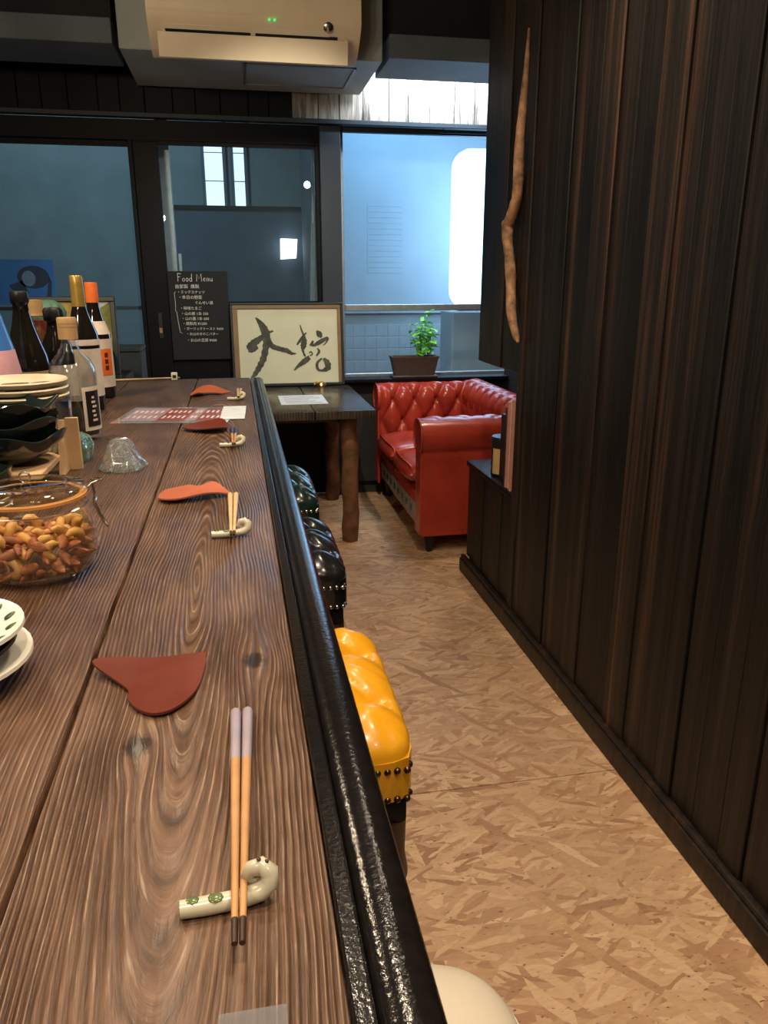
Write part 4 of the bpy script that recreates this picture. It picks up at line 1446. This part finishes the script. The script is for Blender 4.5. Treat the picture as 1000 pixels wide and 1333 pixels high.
# nuts: almonds and cashews, every one an object
random.seed(5)
def almond_mesh():
    return MB().lathe([(.0001, -.0115), (.0036, -.0095), (.0060, -.004), (.0062, .001), (.0048, .006), (.0022, .0105), (.0001, .0125)], 8, (0, 0, 0), Matrix.Diagonal(Vector((1, .62, 1))).to_4x4())
def cashew_mesh():
    pts = [(.0085 * math.cos(a), .0085 * math.sin(a), 0) for a in [R(-20) + i * R(210) / 6 for i in range(7)]]
    return MB().tube(pts, [.0018, .0042, .0048, .0050, .0047, .0040, .0018], 8)
am = cm_ = None
spots = []
tries = 0
layers = [(.0125, .0515), (.0205, .0560), (.0290, .0580), (.0370, .0575), (.0440, .055)]
for li, (zz, rmax) in enumerate(layers):
    for ring_r, cnt in ((rmax, 15), (rmax * .66, 9), (rmax * .30, 4)):
        if li < 3 and ring_r < rmax * .9:
            continue        # the middle of the lower layers is out of sight
        for q in range(cnt):
            a = 2 * PI * (q + .5 * (li % 2) + random.uniform(-.18, .18)) / cnt
            rr = ring_r - random.uniform(.004, .008)
            spots.append((JX + rr * math.cos(a), JY + rr * math.sin(a), CZ + zz + random.uniform(-.002, .002), a))
for i, (x, y_, z, a) in enumerate(spots):
    al = random.random() < .66
    if al:
        if am is None:
            am = almond_mesh().build('almond', M['almond'], None, 70)
            o = am
        else:
            o = inst(am, 'almond', None)
        tag(o, 'brown roasted almond inside the glass jar', 'almond', 'almonds in the jar')
        o.rotation_euler = (PI / 2 + random.uniform(-.5, .5), random.uniform(0, 3), a + PI / 2 + random.uniform(-.7, .7) + PI / 2 * 0)
    else:
        if cm_ is None:
            cm_ = cashew_mesh().build('cashew', M['cashew'], None, 70)
            o = cm_
        else:
            o = inst(cm_, 'cashew', None)
        tag(o, 'golden roasted cashew nut inside the glass jar', 'cashew', 'cashews in the jar')
        o.rotation_euler = (PI / 2 + random.uniform(-.7, .7), random.uniform(-1.5, 1.5), a + PI / 2 + random.uniform(-.4, .4))
    o.location = (x, y_, z)
    s = random.uniform(.95, 1.2)
    o.scale = (s, s, s)

# ------------------------------------------------------------------ plates, bowls, wooden stand
def dish(name, c, prof, m, label, cat, group, n=40, fn=None, rot=None):
    return tag(MB().lathe(prof, n, c, rot, fn).build(name, m, None, 60), label, cat, group)


# stack of three small dishes near the viewer
PXc, PYc = -.254, .603
def dprof(r, h):
    return [(.0001, .004), (.026, .004), (.028, 0), (.031, 0), (.032, .004), (r * .75, h * .45), (r, h), (r - .0005, h + .003), (r - .004, h + .0025), (r * .72, h * .45 + .004), (.024, .0075), (.0001, .007)]
dish('small_dish', (PXc, PYc, CZ + .0), dprof(.077, .021), M['white_c'], 'white dish at the bottom of the near stack of three', 'dish', 'stack of dishes near the viewer')
dish('small_dish', (PXc - .004, PYc, CZ + .012), dprof(.070, .021), M['dark_c'], 'black dish in the middle of the near stack of three', 'dish', 'stack of dishes near the viewer')
dd = thing('small_dish', (PXc + .005, PYc + .002, CZ + .0245), 'white dish with green brushed dots on top of the near stack', 'dish', 'stack of dishes near the viewer')
MB().lathe(dprof(.068, .020), 40, (PXc + .005, PYc + .002, CZ + .0245)).build('dish_body', M['white_c'], dd, 60)
for q in range(16):
    a = 2 * PI * q / 16 + .1
    rr = .0585
    mm = Matrix.Rotation(a, 4, 'Z') @ Matrix.Rotation(R(-22), 4, 'Y')
    MB().ball((PXc + .005 + rr * math.cos(a), PYc + .002 + rr * math.sin(a), CZ + .0245 + .0192), .0058, 10, 6, (1, .72, .22), mm).build('brushed_dot', M['dot'], dd, 70)

# pale wooden stand carrying bowls
ws = thing('wooden_stand', (-.36, 1.33, CZ), 'pale cedar stand holding the black lobed bowls on the counter', 'stand')
MB().box(-.46, -.300, 1.195, 1.350, CZ + .022, CZ + .032, .0015, 1).build('shelf', M['ltwood'], ws)
MB().box(-.45, -.315, 1.21, 1.222, CZ + .0005, CZ + .022, .0015, 1).build('front_foot', M['ltwood'], ws)
MB().prism([(-.304, 0), (-.272, 0), (-.272, .088), (-.292, .088), (-.297, .05)], .010, (0, 1.352, CZ + .0005), (1, 0, 0), (0, 0, 1), (0, 1, 0)).build('end_panel', M['ltwood'], ws)
MB().prism([(1.315, 0), (1.352, 0), (1.352, .086), (1.346, .086)], .010, (-.302, 0, CZ + .0005), (0, 1, 0), (0, 0, 1), (1, 0, 0)).build('brace_panel', M['ltwood'], ws)
MB().box(-.47, -.335, 1.37, 1.485, CZ + .0005, CZ + .105, .002, 1).build('rear_box', M['ltwood'], ws)

def lobe(a, r, z):
    k = r / .09
    return r * (1 + .055 * math.cos(5 * a) * k), z + .007 * math.cos(5 * a + .5) * k * k
BX, BY = -.366, 1.275
for i, lab in enumerate(('black green lobed bowl at the bottom of the stack on the stand', 'black green lobed bowl in the middle of the stack on the stand', 'black green lobed bowl on top of the stack on the stand')):
    bp = [(.0001, .003), (.03, .0), (.034, .002), (.060, .014), (.082, .034), (.088, .048), (.086, .049), (.079, .036), (.058, .018), (.03, .007), (.0001, .006)]
    dish('lobed_bowl', (BX - .004 * i, BY + .003 * i, CZ + .033 + .0235 * i), bp, M['dark_c'], lab, 'bowl', 'stack of lobed bowls', 50, lambda a, r, z, i=i: lobe(a + i * .45, r, z))
dish('lobed_bowl', (-.385, 1.155, CZ + .0005), [(.0001, .003), (.02, 0), (.026, .002), (.048, .024), (.054, .050), (.052, .051), (.045, .028), (.02, .008), (.0001, .007)], M['dark_c'], 'small black bowl with raised lip left of the wooden stand', 'bowl', None, 40, lambda a, r, z: lobe(a + 1.0, r, z))
# stack of small cups by the jar
for i, (mm, lab) in enumerate((('cream_c', 'cream saucer at the bottom of the small stack behind the nut jar'), ('cream_c', 'cream saucer in the middle of the small stack behind the nut jar'), ('dark_c', 'dark saucer with cream lip topping the small stack behind the jar'))):
    dish('saucer', (-.352, 1.075, CZ + .0005 + i * .010), [(.0001, .003), (.018, .003), (.019, 0), (.022, 0), (.034, .008), (.040, .020), (.0385, .021), (.032, .011), (.02, .006), (.0001, .005)], M[mm], lab, 'saucer', 'small saucers behind the jar', 32)
# cream oval plates with leaf painting on the rear box
for i, lab in enumerate(('cream plate at the bottom of the stack behind the black bowls', 'cream plate in the middle of the stack behind the black bowls', 'cream plate painted with dark leaves, top of the stack behind bowls')):
    t = thing('cream_plate', (-.375, 1.43, CZ + .107 + i * .0125), lab, 'plate', 'cream plates on the stand')
    MB().lathe([(.0001, 0), (.05, 0), (.072, .006), (.079, .012), (.077, .0145), (.068, .009), (.05, .0045), (.0001, .004)], 40, (-.375, 1.43, CZ + .107 + i * .0125)).build('plate_body', M['cream_c'], t, 60)
    if i == 2:
        for (dx, dy, rz, L_) in ((.020, -.028, .3, .026), (-.026, -.030, -.4, .024), (.030, .02, .9, .02), (-.01, .012, .2, .022)):
            MB().prism([(L_ * math.cos(q * PI / 6), .010 * math.sin(q * PI / 6)) for q in range(12)], .0012, (-.375 + dx, 1.43 + dy, CZ + .107 + .025 + .0043), (math.cos(rz), math.sin(rz), 0), (-math.sin(rz), math.cos(rz), 0), (0, 0, 1)).build('painted_leaf', M['dot'], t, 0)

# ------------------------------------------------------------------ glass things
mb = MB()
random.seed(3)
mb.lathe([(.0001, .052), (.010, .0515), (.017, .048), (.020, .040), (.024, .030), (.030, .020), (.036, .012), (.0385, .005), (.037, .0005), (.030, .001), (.024, .010), (.018, .022), (.012, .034), (.0001, .040)], 44, (-.205, 1.345, CZ), None, lambda a, r, z: (r * (1 + .06 * math.sin(a * 7 + z * 160) + .05 * math.sin(a * 13 - z * 300)), z + (.0016 * math.sin(a * 9) if z > .003 else 0)))
tag(mb.build('glass_cover', M['cast'], None, 80), 'clear crinkled cast glass bowl turned upside down on the counter', 'glass bowl')
tag(MB().lathe([(.0001, .0005), (.026, .0005), (.030, .008), (.033, .026), (.028, .042), (.016, .050), (.0001, .052)], 14, (-.296, 1.425, CZ), None, lambda a, r, z: (r * (1 + .07 * math.sin(a * 5)), z)).build('green_glass_block', M['green_glass'], None, 20), 'rough green glass lump beside the pale wooden stand', 'glass lump')
tag(MB().lathe([(.0001, .0), (.028, .0), (.031, .004), (.034, .06), (.036, .118), (.0345, .118), (.0325, .06), (.028, .010), (.0001, .009)], 28, (-.350, 1.533, CZ + .0005)).build('glass_tumbler', M['jglass'], None, 60), 'clear glass tumbler between the plates and the bottles', 'glass')
tag(MB().lathe([(.0001, .0), (.010, .0), (.012, .004), (.008, .008), (.0001, .009)], 12, (-.262, 1.62, CZ), None, lambda a, r, z: (r * (1.4 if abs(math.cos(a)) > .7 else 1), z)).build('glass_stopper', M['jglass'], None, 60), 'small glass stopper lying beside the clear liquor bottle', 'stopper')


# ------------------------------------------------------------------ bottles
def bottle(name, c, prof, m, label, n=32):
    t = thing(name, c, label, 'bottle', 'bottles on the counter')
    MB().lathe(prof, n, c).build('glass_body', m, t, 60)
    return t


def band(t, c, r, z0, z1, a0, a1, m, name='label', n=18, off=.0006):
    mb = MB()
    mb.grid(n, 2, lambda i, j: (c[0] + (r + off) * math.cos(a0 + (a1 - a0) * i / (n - 1)), c[1] + (r + off) * math.sin(a0 + (a1 - a0) * i / (n - 1)), c[2] + (z1 if j else z0)))
    mb.grid(n, 2, lambda i, j: (c[0] + (r + off * .3) * math.cos(a0 + (a1 - a0) * i / (n - 1)), c[1] + (r + off * .3) * math.sin(a0 + (a1 - a0) * i / (n - 1)), c[2] + (z1 if j else z0)))
    return mb.build(name, m, t, 60)


def cone_band(t, c, r0, r1, z0, z1, m, name):
    return MB().lathe([(r0 + .0006, z0), (r1 + .0006, z1), (r1 - .002, z1), (r0 - .002, z0), (r0 + .0006, z0)], 32, c).build(name, m, t, 60)


# clear liquor bottle with a tan screw cap
c = (-.326, 1.628, CZ + .0005)
t = bottle('liquor_bottle', c, [(.0001, .004), (.038, .001), (.0435, .006), (.0445, .03), (.0445, .128), (.043, .142), (.036, .158), (.024, .172), (.0165, .184), (.0145, .196), (.0145, .205), (.0130, .205), (.0145, .183), (.022, .170), (.034, .156), (.0415, .140), (.0425, .128), (.0425, .012), (.0001, .008)], M['jglass'], 'clear glass liquor bottle with tan screw cap and dark contents', 36)
MB().lathe([(.0001, .009), (.0405, .0125), (.0418, .02), (.0418, .082), (.0001, .082)], 32, c).build('dark_contents', M['cola'], t, 60)
cap = MB().lathe([(.0001, .240), (.0170, .240), (.0182, .238), (.0182, .2285), (.0172, .228), (.0182, .2275), (.0182, .222), (.0172, .2215), (.0182, .221), (.0182, .199), (.0165, .198)], 32, c).build('screw_cap', M['tan_cap'], t, 40)
lb_ = band(t, c, .0445, .022, .108, R(-62), R(2), M['white_lab'])
lb2 = band(t, c, .0445, .030, .100, R(-54), R(-8), M['black'], 'black_label', off=.0012)
for q in range(6):
    band(lb2, c, .0445, .040 + q * .009, .0445 + q * .009, R(-40 + 2 * (q % 2)), R(-24 - 3 * (q % 3)), M['white_lab'], 'printed_mark', 4, .0018)
# dark brown sake bottle with tan band
c = (-.432, 1.73, CZ + .0005)
t = bottle('sake_bottle', c, [(.0001, .0), (.040, .0), (.0435, .006), (.0435, .135), (.040, .160), (.030, .190), (.021, .220), (.016, .245), (.0145, .262), (.0165, .264), (.0165, .284), (.0001, .284)], M['dkglass'], 'dark brown glass sake bottle with black crown cap and tan band')
band(t, c, .0435, .122, .130, R(-180), R(20), M['tan_lab'], 'tan_band')
band(t, c, .0435, .02, .118, R(-150), R(-20), M['black'], 'dark_label')
MB().lathe([(.0168, .266), (.0180, .268), (.0180, .284), (.0160, .288), (.0001, .289)], 24, c).build('crown_cap', M['black'], t, 50)
# blue conical bottle at the left edge
c = (-.455, 1.555, CZ + .0005)
t = bottle('blue_bottle', c, [(.0001, .0), (.058, .0), (.064, .005), (.064, .03), (.055, .12), (.045, .19), (.030, .25), (.016, .30), (.013, .33), (.0001, .33)], M['blueb'], 'tall sky blue cone-shaped bottle with a pink label band')
cone_band(t, c, .0525, .0455, .142, .186, M['pink'], 'pink_label')
MB().lathe([(.0145, .305), (.0150, .33), (.0130, .334), (.0001, .334)], 20, c).build('cap', M['cactus'], t, 50)
# clear bottle with ribbed tan cap and amber spirit behind
c = (-.452, 1.93, CZ + .0005)
t = bottle('amber_bottle', c, [(.0001, .0), (.034, .0), (.037, .006), (.037, .15), (.033, .175), (.018, .205), (.0145, .225), (.0145, .235), (.0001, .235)], M['jglass'], 'clear bottle of amber spirit with ribbed tan cap behind the brown bottle')
MB().lathe([(.0001, .004), (.0345, .008), (.0345, .150), (.030, .172), (.0001, .172)], 28, c).build('amber_contents', M['amber'], t, 60)
MB().lathe([(.0155, .230), (.019, .232), (.0175, .238), (.019, .244), (.0175, .250), (.019, .256), (.0175, .262), (.018, .266), (.0001, .267)], 26, c).build('ribbed_cap', M['tan_cap'], t, 30)
# tall brown bottle with gold foil neck
c = (-.372, 2.02, CZ + .0005)
t = bottle('whisky_bottle', c, [(.0001, .0), (.036, .0), (.0385, .006), (.0385, .165), (.036, .185), (.022, .225), (.0155, .25), (.0140, .30), (.0001, .30)], M['dkglass'], 'tall brown bottle with gold foil neck and white label')
MB().lathe([(.0160, .246), (.0158, .280), (.0150, .300), (.0150, .318), (.0135, .320), (.0001, .320)], 24, c).build('gold_foil_neck', M['gold_foil'], t, 50)
band(t, c, .0385, .035, .150, R(-130), R(20), M['white_lab'])
band(t, c, .0385, .158, .172, R(-130), R(20), M['white_lab'], 'neck_label')
# brown bottle with orange cap and orange rectangle on its label
c = (-.376, 2.235, CZ + .0005)
t = bottle('orange_cap_bottle', c, [(.0001, .0), (.036, .0), (.0385, .006), (.0385, .150), (.036, .172), (.022, .212), (.0160, .240), (.0150, .296), (.0001, .296)], M['dkglass'], 'brown bottle with bright orange cap and orange label panel')
MB().lathe([(.0165, .252), (.0165, .300), (.0155, .304), (.0001, .304)], 22, c).build('orange_cap', M['orange'], t, 50)
band(t, c, .0385, .030, .158, R(-140), R(24), M['white_lab'])
ol = band(t, c, .0385, .062, .132, R(-75), R(-22), M['orange'], 'orange_panel', off=.0012)
for q in range(3):
    band(ol, c, .0385, .076 + q * .017, .088 + q * .017, R(-56), R(-42), M['maroon'], 'printed_mark', 4, .0018)
cone_band(t, c, .0365, .0255, .170, .204, M['white_lab'], 'shoulder_label')
# smaller dark bottle with beaded cap
c = (-.395, 1.84, CZ + .0005)
t = bottle('short_dark_bottle', c, [(.0001, .0), (.032, .0), (.035, .005), (.035, .150), (.030, .175), (.018, .200), (.0135, .220), (.0135, .238), (.0001, .238)], M['dkglass'], 'short black bottle with knobbly black cap behind the clear bottle')
MB().lathe([(.0150, .222), (.0190, .226), (.0190, .246), (.0150, .252), (.0001, .253)], 16, c, None, lambda a, r, z: (r * (1 + .09 * math.cos(8 * a)), z)).build('knobbly_cap', M['black'], t, 50)
band(t, c, .035, .03, .13, R(-120), R(10), M['white_lab'])

# ------------------------------------------------------------------ cactus, pictures, books at the end of the bar
c = (-.500, 2.33, CZ + .0005)
t = thing('potted_cactus', c, 'small ribbed cactus in a maroon pot among the bottles', 'cactus')
MB().lathe([(.0001, 0), (.035, 0), (.040, .006), (.060, .17), (.066, .175), (.068, .205), (.062, .206), (.058, .18), (.0001, .178)], 32, c).build('pot', M['maroon'], t, 50)
MB().lathe([(.0001, .176), (.03, .178), (.042, .20), (.045, .225), (.036, .245), (.018, .256), (.0001, .258)], 40, (c[0] - .012, c[1], c[2]), None, lambda a, r, z: (r * (1 + .10 * math.cos(10 * a)), z)).build('cactus_body', M['cactus'], t, 70)

pf = thing('landscape_painting', (-.51, 2.70, .99), 'small dark-framed landscape painting leaning behind the bottles', 'picture')
LT = R(7)
PM = Matrix.Translation((-.66, 2.695, .992)) @ Matrix.Rotation(-LT, 4, 'X')
W_, H_ = .272, .268
MB().box(0, W_, .002, .012, 0, H_, mat=PM).build('backing', M['pic_frame'], pf)
for (a, b, c_, d) in ((0, W_, 0, .016), (0, W_, H_ - .016, H_), (0, .016, .016, H_ - .016), (W_ - .016, W_, .016, H_ - .016)):
    MB().box(a, b, -.010, .004, c_, d, .002, 1, mat=PM).build('frame_bar', M['pic_frame'], pf)
MB().box(.016, W_ - .016, -.001, .002, .016, H_ - .016, mat=PM).build('canvas', M['pic_green'], pf)
ci = Vector((0, 0, 0))
MB().prism([(W_ - .016, H_ - .016), (W_ - .085, H_ - .016), (W_ - .085, H_ - .06)], .0008, PM @ Vector((0, -.001, 0)), (1, 0, 0), PM.to_3x3() @ Vector((0, 0, 1)), PM.to_3x3() @ Vector((0, -1, 0))).build('painted_sky', M['pic_sky'], pf, 0)
MB().prism([(.016, H_ - .016), (.150, H_ - .016), (.150, H_ - .075), (.016, H_ - .055)], .0008, PM @ Vector((0, -.001, 0)), (1, 0, 0), PM.to_3x3() @ Vector((0, 0, 1)), PM.to_3x3() @ Vector((0, -1, 0))).build('painted_field', M['pic_gold'], pf, 0)

for i, (x0, wd, mm, h, lab) in enumerate(((-.437, .010, 'cactus', .105, 'thin green booklet standing at the far end of the bar'), (-.425, .009, 'white_lab', .102, 'thin off-white booklet standing at the far end of the bar'), (-.414, .008, 'darkbook', .100, 'thin dark booklet standing at the far end of the bar'))):
    b = thing('booklet', (x0 + wd / 2, 2.69, .99), lab, 'book', 'booklets at the end of the bar')
    MB().box(x0, x0 + wd, 2.645, 2.74, .9905, .9905 + h, .001, 1).build('cover', M[mm], b)
    MB().box(x0 + .0015, x0 + wd - .0015, 2.643, 2.646, .9925, .9885 + h).build('spine_strip', M['white_lab'] if mm != 'white_lab' else M['tan_lab'], b, 0)
gb = thing('slate_box', (-.44, 3.2, 0), 'tall slate grey box standing behind the far end of the bar', 'box')
MB().box(-.475, -.370, 3.12, 3.30, 0, 1.045, .004, 1).build('carton', M['greybox'], gb)
MB().box(-.478, -.367, 3.117, 3.303, 1.046, 1.062, .003, 1).build('lid', M['greybox'], gb)

# ------------------------------------------------------------------ driftwood on the partition
dr = thing('driftwood_branch', (.98, 2.72, 1.6), 'long slender driftwood branch hung upright on the dark plank wall', 'driftwood')
dp = [(2.677, 2.085, .004), (2.690, 1.99, .009), (2.697, 1.90, .013), (2.706, 1.80, .016), (2.708, 1.72, .018), (2.712, 1.64, .019), (2.727, 1.58, .019), (2.765, 1.53, .019), (2.793, 1.498, .021), (2.790, 1.45, .019), (2.772, 1.39, .019), (2.752, 1.32, .0195), (2.735, 1.26, .019), (2.712, 1.20, .018), (2.684, 1.15, .016), (2.655, 1.112, .011), (2.645, 1.098, .005)]
P3 = []
R3 = []
for i in range(len(dp) - 1):
    for s in range(3):
        f = s / 3
        P3.append(Vector((.974 + .003 * math.sin(i * 1.3 + f), dp[i][0] * (1 - f) + dp[i + 1][0] * f, dp[i][1] * (1 - f) + dp[i + 1][1] * f)))
        R3.append((dp[i][2] * (1 - f) + dp[i + 1][2] * f) * (1 + .06 * math.sin(i * 3 + s * 2)))
P3.append(Vector((.976, dp[-1][0], dp[-1][1])))
R3.append(dp[-1][2])
MB().tube(P3, R3, 12).build('branch', M['drift'], dr, 60)
MB().ball((.960, 2.797, 1.500), .012, 10, 8, (1, 1, 1.3)).build('knot', M['drift'], dr, 60)
for zz, yy in ((1.75, 2.708), (1.25, 2.73)):
    MB().box(.985, .998, yy - .006, yy + .006, zz - .004, zz + .004).build('wall_pin', M['black'], dr)

# ------------------------------------------------------------------ things on the low cabinet
CT = .5305
t = thing('canister', (1.062, 2.975, CT), 'black canister with kraft paper label on the low cabinet', 'canister')
MB().lathe([(.0001, 0), (.050, 0), (.052, .003), (.052, .135), (.0001, .135)], 32, (1.062, 2.975, CT)).build('can_body', M['black'], t, 50)
MB().lathe([(.0535, .136), (.0545, .139), (.0545, .160), (.052, .164), (.0001, .165)], 32, (1.062, 2.975, CT)).build('lid', M['black'], t, 50)
band(t, (1.062, 2.975, CT), .052, .012, .118, R(-168), R(-92), M['kraft'], 'kraft_label')
t = thing('black_box', (1.075, 2.88, CT), 'tall black box with shiny top between canister and magazines', 'box')
MB().box(1.022, 1.11, 2.845, 2.915, CT, CT + .27, .003, 1).build('carton', M['black'], t)
MB().lathe([(.034, 0), (.036, .012), (.030, .026), (.0001, .03)], 24, (1.066, 2.880, CT + .27)).build('shiny_lid', M['dkglass'], t, 50)
for i, (y0, wd, mm, h, x0, lab) in enumerate(((2.768, .016, 'pinkbook', .335, 1.000, 'salmon magazine between the off-white magazine and the dark book'), (2.745, .014, 'white_lab', .345, 1.004, 'off-white magazine between the two salmon magazines on the cabinet'), (2.715, .018, 'pinkbook', .350, .998, 'salmon magazine nearest the plank wall end on the cabinet'), (2.795, .026, 'darkbook', .31, 1.006, 'dark-covered book beside the salmon magazine on the cabinet'))):
    b = thing('magazine', (x0 + .08, y0, CT), lab, 'book', 'magazines on the low cabinet')
    MB().box(x0, x0 + .20, y0, y0 + wd, CT, CT + h, .001, 1).build('cover', M[mm], b)
    MB().box(x0 + .002, x0 + .201, y0 + .002, y0 + wd - .002, CT + .002, CT + h - .002).build('pages', M['paper'], b)

# ------------------------------------------------------------------ lamps of the bar
for i, p in enumerate(PEND):
    t = thing('pendant_lamp', (p[0], p[1], 1.92), 'round glass pendant lamp behind the counter, ' + ('nearest to the viewer', 'level with the nut jar', 'level with the bottles')[i], 'lamp', 'pendant lamps over the counter')
    MB().tube([(p[0], p[1], 2.12), (p[0], p[1], 2.60)], .004, 8).build('cord', M['black'], t)
    MB().lathe([(.016, 2.07), (.020, 2.075), (.020, 2.12), (.008, 2.13)], 16, (p[0], p[1], 0)).build('socket', M['brass'], t)
    MB().lathe([(.045, 2.600), (.045, 2.612), (.040, 2.6195)], 20, (p[0], p[1], 0)).build('ceiling_rose', M['black'], t)
    MB().lathe([(.0001, 1.925), (.05, 1.945), (.075, 2.0), (.05, 2.055), (.018, 2.072)], 24, (p[0], p[1], 0)).build('globe', glass('globe_glass', (.97, .95, .9), refl=.5), t)
DL = ['over the aisle behind the viewer', 'over the aisle by the yellow stool', 'over the aisle by the green stool', 'over the near end of the counter', 'over the middle of the counter', 'over the red sofa']
for i, p in enumerate(DOWN + [SOFA_LAMP]):
    t = thing('downlight', p, 'black ceiling downlight can ' + DL[i], 'lamp', 'ceiling downlights')
    MB().lathe([(.055, 2.619), (.055, 2.52), (.050, 2.515), (.046, 2.53), (.046, 2.60), (.0001, 2.60)], 24, (p[0], p[1], 0)).build('can', M['shade'], t)
    MB().lathe([(.0001, 2.545), (.030, 2.55), (.034, 2.58), (.020, 2.60)], 18, (p[0], p[1], 0)).build('bulb', M['bulb'], t)
t = thing('added_fill_spot', (.35, 2.38, 2.48), 'unseen black spotlight added to brighten the calligraphy', 'lamp')  # invented fixture for the added fill spot, out of view
MB().box(.33, .37, 2.1, 2.7, 2.60, 2.6195).build('track', M['shade'], t)
MB().tube([(.35, 2.36, 2.60), (.35, 2.36, 2.52)], .008, 8).build('stem', M['shade'], t)
MB().tube([(.353, 2.30, 2.53), (.35, 2.43, 2.475)], .035, 20, caps=False).build('barrel', M['shade'], t)
